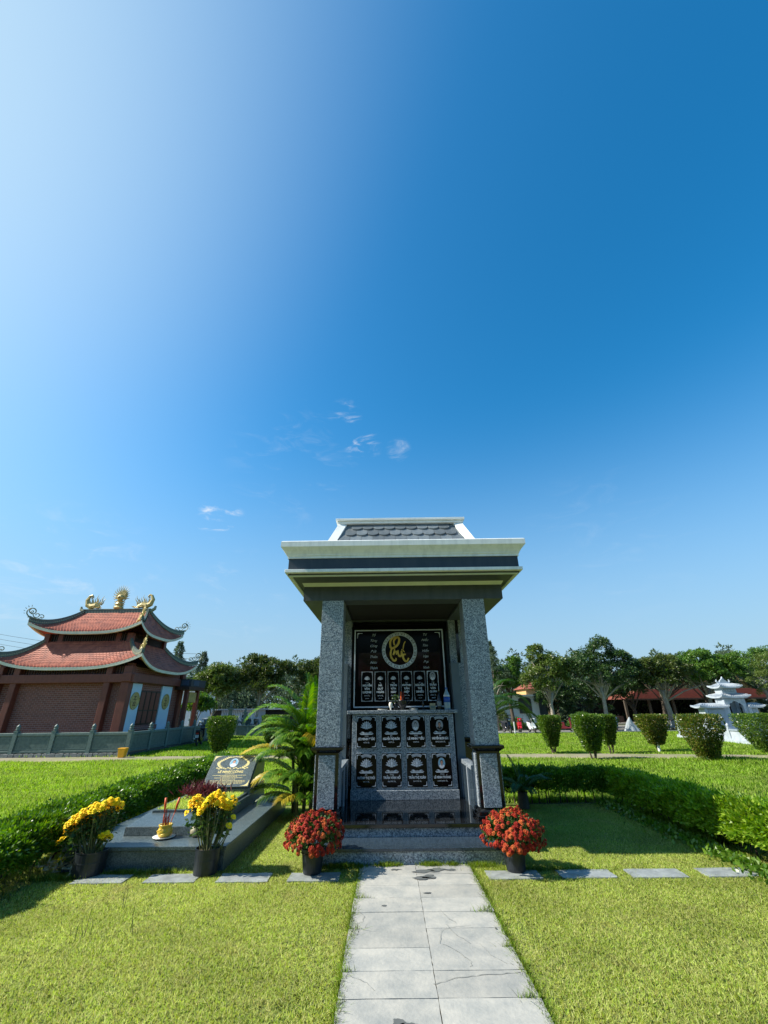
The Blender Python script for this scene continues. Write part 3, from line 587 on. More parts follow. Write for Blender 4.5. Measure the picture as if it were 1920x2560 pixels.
        mb.add(vs, [(2*i, 2*i+1, 2*i+3, 2*i+2) for i in range(n-1)])
    # brushed word Phúc: points in the z3 crop turned to board coordinates
    T = lambda u, v: (rx+(u-765)*.001275, rz_-(v-412)*.001275)
    g = MB()
    stroke(g, [T(*p) for p in ((700, 350), (690, 290), (735, 240), (765, 265), (750, 330), (700, 375), (650, 380), (640, 310), (665, 260), (720, 232))], 0.0188)
    stroke(g, [T(*p) for p in ((665, 380), (645, 440), (650, 500), (685, 545), (712, 540), (715, 512))], 0.0174)
    stroke(g, [T(*p) for p in ((700, 395), (690, 440), (680, 470), (710, 430), (730, 440), (722, 470))], 0.0145)
    stroke(g, [T(*p) for p in ((745, 410), (748, 460), (762, 490), (790, 480), (795, 425), (800, 480), (815, 495))], 0.0159)
    stroke(g, [T(*p) for p in ((850, 470), (822, 470), (812, 505), (835, 550), (865, 555), (888, 515))], 0.0174)
    stroke(g, [T(*p) for p in ((850, 295), (828, 335), (815, 400))], 0.0101)
    stroke(g, [T(*p) for p in ((790, 400), (812, 412), (835, 440))], 0.0087)
    g.build('brush_script', 'gold_bright', bd)
    t = MB()
    for i, (a, b) in enumerate(zip(('Tổ', 'Tông', 'Công', 'Đức', 'Thiên', 'Niên', 'Thịnh'), ('Tử', 'Hiếu', 'Tôn', 'Hiền', 'Vạn', 'Đại', 'Vinh'))):
        z = 2.675-i*.0913; text(a, .058, -.243, z, yy, t, shear=.45); text(b, .058, .66, z, yy, t, shear=.45)
    t.build('couplet_lettering', 'engraving', bd)
    mini = [('ÔNG', ('NGUYỄN', 'VĂN', 'LƯỢNG'), '10/10 ÂL'), ('BÀ', ('HÀ', 'QUÝ', 'NGÂN'), '28/10 ÂL'), ('ÔNG', ('TRẦN', 'VĂN', 'GIÁP'), '10/10 ÂL'), ('ÔNG', ('HUỲNH', 'VĂN', 'HIỆP'), '10/10 ÂL'), ('BÀ', ('NGUYỄN', 'THỊ', 'NHIỀU'), '16/03 ÂL'), ('ÔNG', ('TRẦN', 'VĂN', 'QUÁN'), '20/05 ÂL')]
    for i, (a, ws, d) in enumerate(mini):
        x0 = -.447+i*.2225; x1 = x0+.198; cx_ = (x0+x1)/2; yb = Y-.012
        m = MB(); m.box(x0, x1, yb, Y-.001, 1.602, 2.075); p = part(m, 'memorial_plate', 'plaque_black', R, bev=.001)
        g = MB(); ye = yb-.0008
        for (u0, u1, v0, v1) in ((x0+.002, x0+.011, 1.604, 2.073), (x1-.011, x1-.002, 1.604, 2.073), (x0+.011, x1-.011, 1.604, 1.612), (x0+.011, x1-.011, 2.065, 2.073)): g.poly_xz([(u0, v0), (u1, v0), (u1, v1), (u0, v1)], ye, 1)
        for sx in (-1, 1):
            for sz in (-1, 1): corner(g, cx_-sx*.088, (1.611 if sz > 0 else 2.066)+sz*0, ye-.0003, sx, sz, .055, 1)
        if i < 5: lotus(g, cx_, 1.95, ye, .085, 0, 2)
        cloud(g, cx_, 1.648, ye, .07, 1)
        g.build('engraving', ['engraving', 'engraving_dim', 'engraving_shade'], p)
        t = MB(); text(a, .02, cx_, 1.892, ye, t)
        for j, wd in enumerate(ws): text(wd, .042, cx_, 1.850-j*.052, ye, t, bold=.0019, wfit=.15)
        text(d, .026, cx_, 1.692, ye, t, wfit=.12); t.build('lettering', 'engraving', p)
        if i == 5: portrait(p, cx_, 1.99, ye-.0004, .046, .066, ('photo_grey', 'photo_skin_grey', 'cloth_white', 0))
    # entablature
    def ring(name, x, y0, y1, z0, z1, mt, t=.0, bev=.004):
        m = MB(); m.box(X(-x), X(x), y0, y1, z0, z1); return part(m, name, mt, R, bev=bev)
    YR = lambda o: (6.12-o, 8.06+o)
    m = MB(); bx = 1.45
    y0, y1 = 6.115, 8.12
    m.box(X(-bx), X(bx), y0, y0+.31, 2.93, 3.155); m.box(X(-bx), X(bx), y1-.31, y1, 2.93, 3.155); m.box(X(-bx), X(-bx)+.58, y0+.31, y1-.31, 2.93, 3.155); m.box(X(bx)-.58, X(bx), y0+.31, y1-.31, 2.93, 3.155)
    part(m, 'beam', 'beam_paint', R)
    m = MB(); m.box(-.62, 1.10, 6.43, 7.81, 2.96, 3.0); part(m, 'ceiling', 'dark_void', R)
    m = MB(); m.frus((X(-bx)+0.0, X(bx), y0-.0, y1), (X(-bx-.03), X(bx+.03), y0-.035, y1+.035), 3.137, 3.185); part(m, 'beam_moulding', 'cream_paint', R)
    sx_, sy0, sy1 = 1.60, 5.665, 8.50
    m = MB(); m.box(X(-sx_), X(sx_), sy0, sy1, 3.185, 3.25); part(m, 'soffit', 'beam_paint', R)
    m = MB()
    a, b = .012, .05
    m.box(X(-sx_+a), X(sx_-a), sy0+a, sy0+b, 3.170, 3.185); m.box(X(-sx_+a), X(-sx_+b), sy0+b, sy1-b, 3.170, 3.185); m.box(X(sx_-b), X(sx_-a), sy0+b, sy1-b, 3.170, 3.185); m.box(X(-sx_+a), X(sx_-a), sy1-b, sy1-a, 3.170, 3.185)
    part(m, 'soffit_moulding', 'cream_paint', R)
    m = MB(); m.box(X(-1.635), X(1.635), 5.60, 8.57, 3.25-.045, 3.25); part(m, 'white_band', 'white_paint', R, bev=.004)
    m = MB(); m.box(X(-1.60), X(1.60), 5.645, 8.52, 3.25, 3.425); part(m, 'fascia', 'fascia_paint', R)
    # cornice with a curved profile
    prof = [(1.615, 3.415), (1.615, 3.442), (1.628, 3.455), (1.63, 3.468), (1.655, 3.505), (1.69, 3.545), (1.705, 3.56), (1.705, 3.635), (1.69, 3.648)]
    m = MB()
    for (xx, z) in prof:
        o = xx-1.60; m.v += [(X(-xx), 5.645-o, z), (X(xx), 5.645-o, z), (X(xx), 8.52+o, z), (X(-xx), 8.52+o, z)]
    for i in range(len(prof)-1):
        for j in range(4):
            m.f.append((4*i+j, 4*i+(j+1) % 4, 4*i+4+(j+1) % 4, 4*i+4+j)); m.m.append(0)
    k = 4*(len(prof)-1); m.f += [(3, 2, 1, 0), (k, k+1, k+2, k+3)]; m.m += [0, 0]
    part(m, 'cornice', 'white_paint', R)
    # mansard
    b0 = (X(-1.15), X(1.15), 5.95, 8.20, 3.648); b1 = (X(-.975), X(.975), 6.41, 7.74, 4.25)
    m = MB(); m.frus(b0[:4], b1[:4], b0[4], b1[4]); rf = part(m, 'mansard_roof', 'slate', R)
    m = MB(); 
    for (dx, z0, z1, dy) in ((1.03, 4.245, 4.27, .05), (1.015, 4.27, 4.29, .035), (1.05, 4.29, 4.325, .075)):
        m.box(X(-dx), X(dx), 6.39-dy, 7.76+dy, z0, z1)
    m.build('roof_cap', 'white_paint', rf, bev=.003)
    A = Vector((b0[0], b0[2], b0[4])); B = Vector((b1[0], b1[2], b1[4])); A2 = Vector((b0[1], b0[2], b0[4])); B2 = Vector((b1[1], b1[2], b1[4]))
    for (p, q, sx) in ((A, B, -1), (A2, B2, 1)):
        m = MB(); w = .11; dn = Vector((0, -.6, .46)).normalized()*.03
        vs = []
        for e_ in (p, q):
            vs += [e_+Vector((sx*.02, -.02, 0))+dn*0, e_+Vector((-sx*w, 0, 0)), e_+Vector((-sx*w, 0, 0))+dn, e_+Vector((sx*.02, -.02, 0))+dn, e_+Vector((sx*.02, .10, .02))]
        m.add(vs, [(0, 1, 6, 5), (1, 2, 7, 6), (2, 3, 8, 7), (3, 4, 9, 8), (4, 0, 5, 9), (0, 4, 3, 2, 1), (5, 6, 7, 8, 9)]); m.build('hip_rib', 'white_paint', rf)
    # fish-scale slates on the front slope, each its own piece
    sl = (B-A); H = (Vector((0, sl.y, sl.z))).length; up = Vector((0, sl.y, sl.z)).normalized(); nrm = Vector((1, 0, 0)).cross(up).normalized()
    pw, ex = .176, .182
    sc = MB(); hw = pw*.49; pts = [(-hw, .25), (-hw, .075)]+[(hw*math.cos(t), .075+.075*math.sin(t)) for t in [math.pi+math.pi*i/8 for i in range(1, 8)]]+[(hw, .075), (hw, .25)]
    n_ = len(pts); sc.add([(x, y, .010) for x, y in pts]+[(x, y, -.012) for x, y in pts], [tuple(range(n_)), tuple(range(2*n_-1, n_-1, -1))]+[((i+1) % n_, i, i+n_, (i+1) % n_+n_) for i in range(n_)])
    me = sc.mesh('roof_slate', 'slate')
    rows = 4
    for r in range(rows):
        dist = H-.02-(r+1)*ex; t = max(0, dist)/H
        if dist < -.12: continue
        xl = A.x+(B.x-A.x)*(dist+.1)/H+.10; xr = A2.x+(B2.x-A2.x)*(dist+.1)/H-.10
        off = 0 if r % 2 == 0 else pw/2; n0 = int((xl-CX)/pw)-2
        for i in range(n0, -n0+1):
            x = CX+i*pw+off
            if x-hw*.5 < xl-.02 or x+hw*.5 > xr+.02: continue
            o = bpy.data.objects.new('roof_slate', me); C.objects.link(o); o.parent = rf
            base = Vector((x, A.y, A.z))+up*dist+nrm*(.020+RNG.uniform(0, .003))
            M = Matrix((Vector((1, 0, 0)), up, nrm)).transposed()@Matrix.Rotation(math.radians(-7), 3, 'X'); M = M.to_4x4(); M.translation = base
            o.matrix_local = M
    return R
columbarium()
# ------------------------------------------------------------------ offerings on the altar slab
def altar_items():
    y, z = 7.47, 1.4715
    r = empty('water_bottle', 'clear plastic water bottle with a blue label at the right end of the altar slab', 'bottle', (.95, y, z)); r['local'] = 1
    m = MB(); m.lathe([(.001, 0), (.045, .0), (.05, .01), (.05, .10), (.046, .12), (.05, .14), (.05, .20), (.04, .235), (.022, .275), (.017, .29), (.017, .30)], n=20); m.build('bottle_body', 'bottle_clear', r, smooth=True)
    m = MB(); m.lathe([(.0515, .105), (.0515, .185)], n=20); m.build('blue_label', 'label_blue', r, smooth=True)
    m = MB(); m.lathe([(.0513, .190), (.050, .215)], n=20); m.build('white_label', 'label_white', r, smooth=True)
    m = MB(); m.lathe([(.019, .30), (.019, .325)], n=14); m.build('cap', 'label_blue', r)
    r = empty('dark_bottle', 'black glass bottle with a pale label left of the water bottle', 'bottle', (.825, y+.02, z)); r['local'] = 1
    m = MB(); m.lathe([(.001, 0), (.036, 0), (.038, .01), (.038, .14), (.030, .175), (.014, .21), (.013, .27)], n=18); m.build('bottle_body', 'bike_black', r, smooth=True)
    m = MB(); m.lathe([(.039, .05), (.039, .12)], n=18); m.build('paper_label', 'engraving_dim', r)
    r = empty('snack_box', 'small greenish carton on the altar slab beside the dark bottle', 'box', (.715, y, z)); r['local'] = 1
    m = MB(); m.box(-.045, .045, -.03, .03, 0, .095); m.build('carton', 'jar_beige', r, bev=.002)
    m = MB(); m.box(-.035, .035, -.032, -.03, .02, .06); m.build('printed_panel', 'green_stone_light', r)
    r = empty('ceramic_cup', 'small white ceramic cup on the altar slab left of the incense urn', 'cup', (.044, y-.01, z)); r['local'] = 1
    m = MB(); m.lathe([(.012, 0), (.014, .01), (.009, .02), (.024, .045), (.032, .075), (.026, .105), (.018, .115)], n=18); m.build('cup_bowl', 'ceramic_white', r, smooth=True)
    r = empty('incense_urn', 'dark incense urn with two handles and sticks in the middle of the altar slab', 'incense urn', (.235, y+.02, z)); r['local'] = 1
    m = MB(); m.lathe([(.02, 0), (.055, .01), (.035, .03), (.07, .06), (.085, .10), (.075, .135), (.08, .145), (.06, .145)], n=22); m.build('urn_bowl', 'bike_black', r, smooth=True)
    for s_ in (-1, 1):
        m = MB(); m.tube([(s_*.08, 0, .09), (s_*.115, 0, .11), (s_*.11, 0, .15), (s_*.085, 0, .16)], .008, 6); m.build('handle', 'bike_black', r, smooth=True)
    for i in range(7):
        a = RNG.uniform(-.02, .02); m = MB(); m.tube([(a, RNG.uniform(-.02, .02), .13), (a*2.2, 0, .25+RNG.uniform(-.02, .03))], .003, 4); m.build('incense_stick', 'incense_red', r)
    m = MB(); m.tube([(-.02, -.02, .14), (-.022, -.02, .27)], [.014, .011], 8); m.build('candle', 'incense_orange', r)
    r = empty('flower_vase', 'dark vase of dim flowers left of the incense urn on the altar', 'vase', (.125, y+.03, z)); r['local'] = 1
    m = MB(); m.lathe([(.02, 0), (.032, .01), (.038, .05), (.022, .09), (.026, .105)], n=16); m.build('vase_body', 'bike_black', r, smooth=True)
    P = RNG.normal(0, .03, (70, 3))+np.array([0, 0, .16]); leafobj('foliage', P, P-np.array([0, 0, .1]), .035, .012, 'leaf_palm_dark', r)
    r = empty('candle_holder', 'small dark stemmed candle holder right of the incense urn', 'candle holder', (.565, y+.01, z)); r['local'] = 1
    m = MB(); m.lathe([(.03, 0), (.028, .008), (.008, .02), (.010, .06), (.022, .08), (.018, .095), (.006, .12), (.012, .14)], n=14); m.build('stem', 'bike_black', r, smooth=True)
    r = empty('saucer_left', 'pale oval dish left of the ceramic cup on the altar slab', 'dish', (-.085, y, z)); r.name = 'offering_dish'; r['local'] = 1
    m = MB(); m.lathe([(.04, 0), (.06, .004), (.085, .018), (.08, .018), (.05, .008)], n=22, sy=.7); m.build('dish_bowl', 'ceramic_white', r, smooth=True)
    r = empty('offering_dish', 'pale oval dish right of the incense urn on the altar slab', 'dish', (.41, y, z)); r['local'] = 1
    m = MB(); m.lathe([(.04, 0), (.06, .004), (.075, .018), (.07, .018), (.05, .008)], n=22, sy=.7); m.build('dish_bowl', 'ceramic_white', r, smooth=True)
altar_items()
# ------------------------------------------------------------------ grave on the left
def grave():
    R = empty('grave', 'low dark granite grave with a slanted inscribed headstone, left of the columbarium', 'grave', (-2.58, 6.8, 0))
    m = MB(); m.box(-3.42, -1.74, 5.52, 8.5, -.03, .168); part(m, 'base_block', 'granite_dark', R)
    m = MB(); m.box(-3.45, -1.72, 5.50, 8.53, .168, .205); part(m, 'base_slab', 'granite_dark', R, bev=.006)
    m = MB(); m.prism_yz([(5.92, .205), (8.45, .205), (8.45, .335), (6.42, .335), (5.935, .290)], -3.05, -2.11); part(m, 'tomb_chest', 'granite_dark', R, bev=.005)
    # planted top framed by four kerbs
    for (a, b, c, d) in ((-3.0, -2.16, 6.42, 6.47), (-3.0, -2.16, 7.55, 7.60), (-3.0, -2.95, 6.47, 7.55), (-2.21, -2.16, 6.47, 7.55)):
        m = MB(); m.box(a, b, c, d, .335, .362); part(m, 'bed_kerb', 'granite_dark', R, bev=.003)
    m = MB(); m.box(-2.95, -2.21, 6.47, 7.55, .33, .350); part(m, 'bed_soil', 'soil', R)
    n = 9000; P = np.stack([RNG.uniform(-2.96, -2.2, n), RNG.uniform(6.46, 7.56, n), np.full(n, .348)], 1)-np.array(R.location)
    o = leafobj('bed_grass', P, np.tile([0, 0, 1.], (n, 1)), .045, .008, 'grass_near', R, .6); stuff(o)
    # headstone
    m = MB(); m.box(-2.87, -2.12, 7.60, 8.42, .335, .415); part(m, 'headstone_base', 'granite_dark', R, bev=.005)
    m = MB(); m.prism_yz([(7.61, .418), (8.40, .418), (8.40, .74), (8.06, .80), (8.03, .80)], -2.85, -2.135); part(m, 'headstone', 'granite_dark', R, bev=.004)
    p0, p1 = Vector((0, 7.60, .425)), Vector((0, 8.02, .805)); up = (p1-p0).normalized(); nr = Vector((1, 0, 0)).cross(up)
    H = (p1-p0).length; x0, x1 = -2.86, -2.15; W = x1-x0; cx_ = (x0+x1)/2
    def F(u, v, d=0): return Vector((cx_+u, p0.y, p0.z))+up*v+nr*d
    m = MB()
    q = [F(-W/2, 0), F(W/2, 0), F(W/2, H), F(-W/2, H)]; q2 = [p+nr*.02 for p in q]
    m.add(q+q2, [(3, 2, 1, 0), (4, 5, 6, 7), (0, 1, 5, 4), (1, 2, 6, 5), (2, 3, 7, 6), (3, 0, 4, 7)]); st = part(m, 'inscribed_slab', 'granite_dark', R, bev=.003)
    g = MB()
    def fl(pts, d=.0215, mi=0): g.add([F(a, b, d) for a, b in pts], [tuple(range(len(pts)))], mi)
    def ell(cx2, cy2, a, b, d, mi, n=16): fl([(cx2+a*math.cos(t), cy2+b*math.sin(t)) for t in [2*math.pi*i/n for i in range(n)]], d, mi)
    # leafy scrolls either side of the portrait
    for s_ in (-1, 1):
        for i in range(13):
            t = i/12; u = s_*(.16+.085*math.sin(t*math.pi*1.1+.3)); v = .335+.19*t
            for k in (-1, 1):
                a = math.atan2(.19/12, 0)+k*.9*1; L = .036; dx, dy = math.cos(a+(.6 if s_ > 0 else 0)), math.sin(a)
                fl([(u, v), (u+dx*L*.5-dy*.009, v+dy*L*.5+dx*.009), (u+dx*L, v+dy*L), (u+dx*L*.5+dy*.009, v+dy*L*.5-dx*.009)][::1])
            ell(u, v, .012, .011, .0218, 0, 8)
        for i in range(7): ell(s_*(.03+.035*i), .325+.010*math.sin(i*2.2), .017, .010, .0216, 0, 8)
        for (cy2, sg) in ((.014, 1), (H-.014, -1)):
            ex = s_*(W/2-.014)
            fl([(ex, cy2), (ex-s_*.12, cy2), (ex-s_*.06, cy2+sg*.012), (ex-s_*.03, cy2+sg*.03), (ex-s_*.012, cy2+sg*.06), (ex, cy2+sg*.11)][::(1 if s_*sg > 0 else -1)])
    for i in range(9): ell(-.10+.025*i, H-.024-.014*abs(i-4)/4, .011, .010, .0216, 0, 8)
    o = g.build('gold_ornament', 'gold_letter', st)
    g = MB(); M = Matrix((Vector((1, 0, 0)), up, nr)).transposed().to_4x4(); M.translation = F(0, 0, .0222)
    def tx(b, s_, v, **k):
        Mt = M@Matrix.Translation((0, v, 0)); text(b, s_, 0, 0, 0, g, rotm=Mt, **k)
    tx('ÔNG', .026, .292); tx('LÊ MINH CÔNG', .056, .258, bold=.0019, wfit=.42)
    # small lines too fine to read in the photograph: rows of short strokes
    rows = [(.222, .15), (.196, .52), (.176, .26), (.152, .44), (.130, .24), (.104, .56), (.082, .56), (.060, .48), (.040, .16)]
    for v, w in rows:
        u = -w/2
        while u < w/2:
            l = RNG.uniform(.01, .035); fl([(u, v-.004), (min(u+l, w/2), v-.004), (min(u+l, w/2), v+.004), (u, v+.004)], .0222); u += l+RNG.uniform(.004, .010)
    o = g.build('lettering', 'gold_letter', st)
    g = MB(); ell(.0, .425, .066, .082, .0218, 3, 22); ell(0, .425, .058, .074, .0222, 0, 22); ell(0, .384, .046, .030, .0225, 1, 14); ell(0, .445, .024, .031, .0232, 4, 14); ell(0, .436, .020, .027, .0236, 2, 14)
    g.build('portrait', ['photo_blue', 'cloth_white', 'skin', 'engraving', 'hair'], st)
grave()
def offerings():
    z = .2055
    r = empty('incense_bowl', 'yellow ceramic incense bowl full of sticks on a white saucer, front of the grave', 'incense bowl', (-2.54, 5.83, z)); r['local'] = 1
    m = MB(); m.lathe([(.03, .014), (.06, .02), (.078, .045), (.082, .07), (.068, .095), (.066, .105), (.076, .122), (.074, .13), (.062, .128), (.055, .11)], n=26); m.build('bowl', 'ceramic_yellow', r, smooth=True)
    for k in range(3):
        pts = []
        for i in range(16):
            a = k*2.1+i*.16; zz = .03+.062*i/15; rr = .070+.012*math.sin(math.pi*i/15); pts.append((rr*math.cos(a), rr*math.sin(a), zz))
        m = MB(); m.tube(pts, .006, 5); m.build('relief_band', 'gold_bright', r, smooth=True)
    m = MB(); m.lathe([(.001, .10), (.06, .105)], n=16); m.build('ash', 'mortar_dark', r)
    me = MB(); me.tube([(0, 0, 0), (0, 0, .15)], .0022, 4); me = me.mesh('incense_stick', 'incense_red')
    for i in range(26):
        a, b = RNG.uniform(0, 6.28), RNG.uniform(0, .04); link('incense_stick', me, r, (b*math.cos(a), b*math.sin(a), .10), (RNG.normal(0, .16), RNG.normal(0, .16), 0), (1, 1, RNG.uniform(.6, 1.3)))
    for (dx, tx, name) in ((-.035, -.055, 'a'), (.04, .105, 'b')):
        m = MB(); m.tube([(dx, 0, .10), (dx+(tx-dx)*.55, .01, .25)], [.003, .005], 5); m.tube([(dx+(tx-dx)*.5, .01, .235), (dx+(tx-dx)*.75, .01, .31), (tx, .01, .378)], [.006, .015, .013], 8); m.build('wrapped_incense', 'incense_orange', r, smooth=True)
    s_ = MB(); s_.lathe([(.05, 0), (.06, .002), (.118, .014), (.120, .018), (.06, .008), (.001, .006)], n=30); o = s_.build('saucer', 'ceramic_white', None, smooth=True); o.location = (-2.54, 5.83, z)
    tag(o, 'white glazed saucer under the yellow incense bowl', 'saucer')
    r = MB(); r.lathe([(.025, 0), (.05, .02), (.062, .05), (.055, .08), (.036, .10), (.034, .115), (.042, .128), (.036, .128), (.03, .11)], n=22); o = r.build('incense_jar', 'jar_beige', None, smooth=True); o.location = (-2.20, 5.86, z)
    tag(o, 'small beige ribbed jar beside the yellow incense bowl', 'jar')
    # burgundy foliage plant on the planted bed
    r = empty('burgundy_plant', 'bushy burgundy-leaved plant growing at the head of the grave bed', 'plant', (-2.72, 7.2, .35)); r['local'] = 1
    n = 420; a = RNG.uniform(0, 6.28, n); el = RNG.uniform(.35, 1.35, n); D = np.stack([np.cos(a)*np.cos(el), np.sin(a)*np.cos(el), np.sin(el)], 1); P = RNG.normal(0, 1, (n, 3))*np.array([.13, .10, .03])+np.array([0, 0, .06])
    leafobj('foliage', P, D, .15, .016, 'leaf_burgundy', r, .15)
    m = MB()
    for i in range(7): m.tube([(RNG.uniform(-.12, .12), RNG.uniform(-.1, .1), 0), (RNG.uniform(-.14, .14), RNG.uniform(-.1, .1), .14)], .004, 4)
    m.build('stem', 'stem_dry', r)
offerings()
# ------------------------------------------------------------------ potted chrysanthemums
def bloom_mesh(name, m, r=1., petals=11, rows=3):
    mb = MB(); 
    for k in range(rows):
        n = petals-2*k; rr = r*(1-.30*k); zz = .18*r+k*.26*r
        for i in range(n):
            a = 2*math.pi*(i+.5*k)/n; c, s_ = math.cos(a), math.sin(a); w = rr*math.sin(math.pi/n)*.95
            mb.add([(c*rr*.25, s_*rr*.25, zz+.06*r), (c*rr*.8-s_*w, s_*rr*.8+c*w, zz+.12*r-.10*r*(k == 0)), (c*rr, s_*rr, zz-.16*r*(k == 0)+.02*r), (c*rr*.8+s_*w, s_*rr*.8-c*w, zz+.12*r-.10*r*(k == 0))], [(0, 3, 2, 1)])
    mb.lathe([(r*.10, .25*r), (r*.42, .62*r), (r*.30, .84*r), (.05*r, .92*r)], n=7)
    return mb.mesh(name, m)
def red_pot(cx, cy, label, seed, sx):
    rng = np.random.default_rng(seed)
    R = empty('potted_red_chrysanthemum', label, 'potted flowers', (cx, cy, .002), 0, 'red chrysanthemum pots flanking the garden path'); R['local'] = 1
    m = MB(); m.lathe([(.088, 0), (.094, .02), (.114, .185), (.124, .188), (.126, .21), (.118, .21), (.112, .18)], n=28); m.build('flower_pot', 'pot_black', R, smooth=False)
    m = MB(); m.lathe([(.001, .165), (.122, .17)], n=20); m.build('potting_soil', 'soil', R)
    cz = .315; rx, rz = .285, .185
    # leaves under and between the flowers
    n = 1500; D = unit(rng.normal(0, 1, (n, 3))); D[:, 2] = np.abs(D[:, 2])*1.1-.35; D = unit(D); P = D*np.array([rx, rx, rz])*rng.uniform(.55, .96, (n, 1))+np.array([0, 0, cz]); P[:, 2] = np.maximum(P[:, 2], .13)
    leafobj('foliage', P, D, .045, .022, 'leaf_flower', R, .6)
    m = MB()
    for i in range(18):
        a = rng.uniform(0, 6.28); e = (math.cos(a)*rx*.6, math.sin(a)*rx*.6, cz+rng.uniform(-.05, .1)); m.tube([(e[0]*.15, e[1]*.15, .17), (e[0]*.5, e[1]*.5, .22), e], .004, 4)
    m.build('stem', 'stem_green', R)
    N = 300; pts = []
    for i in range(N):
        z = 1-(i+.5)/N*1.42; ph = i*2.399963; s_ = math.sqrt(max(0, 1-z*z)); d = Vector((s_*math.cos(ph), s_*math.sin(ph), z)); d = (d+Vector(rng.normal(0, .045, 3))).normalized()
        k = 1+.17*mnoise.noise(d*1.9+Vector((seed, 0, 0)))+rng.normal(0, .03)
        if mnoise.noise(d*3.1+Vector((0, seed*1.7, 0))) > .28: continue
        p = Vector((d.x*rx*k, d.y*rx*k, cz+d.z*rz*k-(.03 if d.z < 0 else 0))); b = link('flower_head', BLOOM_R, R, p, (d+Vector((0, 0, .35))).to_track_quat('Z', 'Y').to_euler(), (rng.uniform(.65, 1.15),)*3)
BLOOM_R = bloom_mesh('flower_head', 'flower_red', .030)
BLOOM_Y = bloom_mesh('flower_head_yellow', 'flower_yellow', .036)
red_pot(-.79, 5.40, 'round red chrysanthemum in a black pot, left of the path at the columbarium steps', 3, -1)
red_pot(1.27, 5.40, 'round orange-red chrysanthemum in a black pot, right of the path at the steps', 8, 1)
def yellow_pot(cx, cy, label, seed, topf, extra=(), r0=.145, hh=.2):
    rng = np.random.default_rng(seed)
    R = empty('potted_yellow_chrysanthemum', label, 'potted flowers', (cx, cy, .0), 0, 'yellow chrysanthemum pots before the grave'); R['local'] = 1
    m = MB(); m.lathe([(r0*.92, 0), (r0*.93, .02), (r0*.95, hh*.5), (r0*.96, hh*.55), (r0*.95, hh*.6), (r0*.97, hh-.012), (r0, hh), (r0*.95, hh), (r0*.9, hh-.03)], n=28); m.build('grow_bag', 'pot_black', R)
    m = MB(); m.lathe([(.001, hh-.03), (r0*.93, hh-.025)], n=20); m.build('potting_soil', 'soil', R)
    heads = []
    cnt = 0
    for i in range(900):
        u, v = rng.uniform(-1, 1, 2)
        if u*u+v*v > 1: continue
        x, y, z = topf(u, v, rng)
        if any((Vector((x, y, z))-h).length < .030 for h in heads): continue
        heads.append(Vector((x, y, z)))
        if len(heads) >= 120: break
    heads += [Vector(e) for e in extra]
    m = MB()
    for i, h in enumerate(heads):
        if i % 3 == 0 or i >= len(heads)-len(extra):
            b = Vector((h.x*.35+rng.normal(0, .02), h.y*.35+rng.normal(0, .02), hh-.03)); mid = (b+h)/2+Vector((h.x*.12, h.y*.12, 0)); m.tube([b, mid, h-Vector((0, 0, .01))], [.006, .005, .0025], 5)
    m.build('stem', 'stem_green', R)
    m = MB(); m.tube([(.02, -.03, hh-.04), (.03, -.02, hh+.30)], .006, 5); m.tube([(-.06, .02, hh-.04), (-.05, .03, hh+.26)], .005, 5); m.build('support_cane', 'stem_dry', R)
    # leaves along the stems
    P = []; D = []
    for i in range(750):
        h = heads[rng.integers(0, len(heads))]; t = rng.uniform(.25, .92)**.8; b = Vector((h.x*.35, h.y*.35, hh)); p = b.lerp(h, t); P.append(p+Vector(rng.normal(0, .022, 3))); D.append(Vector((h.x, h.y, -.02+rng.normal(0, .08))).normalized())
    leafobj('foliage', np.array(P), np.array(D), .05, .028, 'leaf_flower', R, .8)
    for h in heads:
        n_ = (Vector((h.x*.8, h.y*.8-.08, .25))).normalized(); link('flower_head', BLOOM_Y, R, h, n_.to_track_quat('Z', 'Y').to_euler(), (rng.uniform(.8, 1.2),)*3)
yellow_pot(-3.09, 5.44, 'leaning bunch of yellow chrysanthemums in a black grow bag beside the left hedge', 21,
    lambda u, v, r: (-.08+.27*u, .02+.18*v, .54+.13*u-.05*v-.06*(u*u+v*v)+r.uniform(-.025, .03)), extra=((.10, -.06, .33), (.14, -.05, .35), (.11, -.03, .30), (.16, -.02, .31), (-.22, -.02, .36), (-.34, -.05, .27), (-.31, -.04, .29), (-.30, -.02, .12), (-.27, 0, .11)), r0=.155)
yellow_pot(-1.885, 5.43, 'tall yellow chrysanthemums in a black grow bag at the right corner of the grave', 33,
    lambda u, v, r: (-.03+.25*u, .02+.17*v, .61+.04*u-.05*v-.05*(u*u+v*v)+.05*math.sin(u*7)+r.uniform(-.03, .04)), extra=((.20, -.04, .40), (.23, -.02, .47)), r0=.125, hh=.215)
def litter():
    P = RNG.normal(0, 1, (90, 3))*np.array([.10, .05, .02])+np.array([-3.38, 5.46, .07]); V, F = leaves(P, RNG.normal(0, 1, (90, 3))*np.array([1, 1, .3]), .09, .018, .4)
    o = bpy.data.objects.new('dry_grass_pile', npmesh('dry_grass_pile', V, F, 'dry_leaf')); C.objects.link(o); o['kind'] = 'stuff'; tag(o, 'small heap of dry straw between the hedge and the left pot', 'straw')
litter()
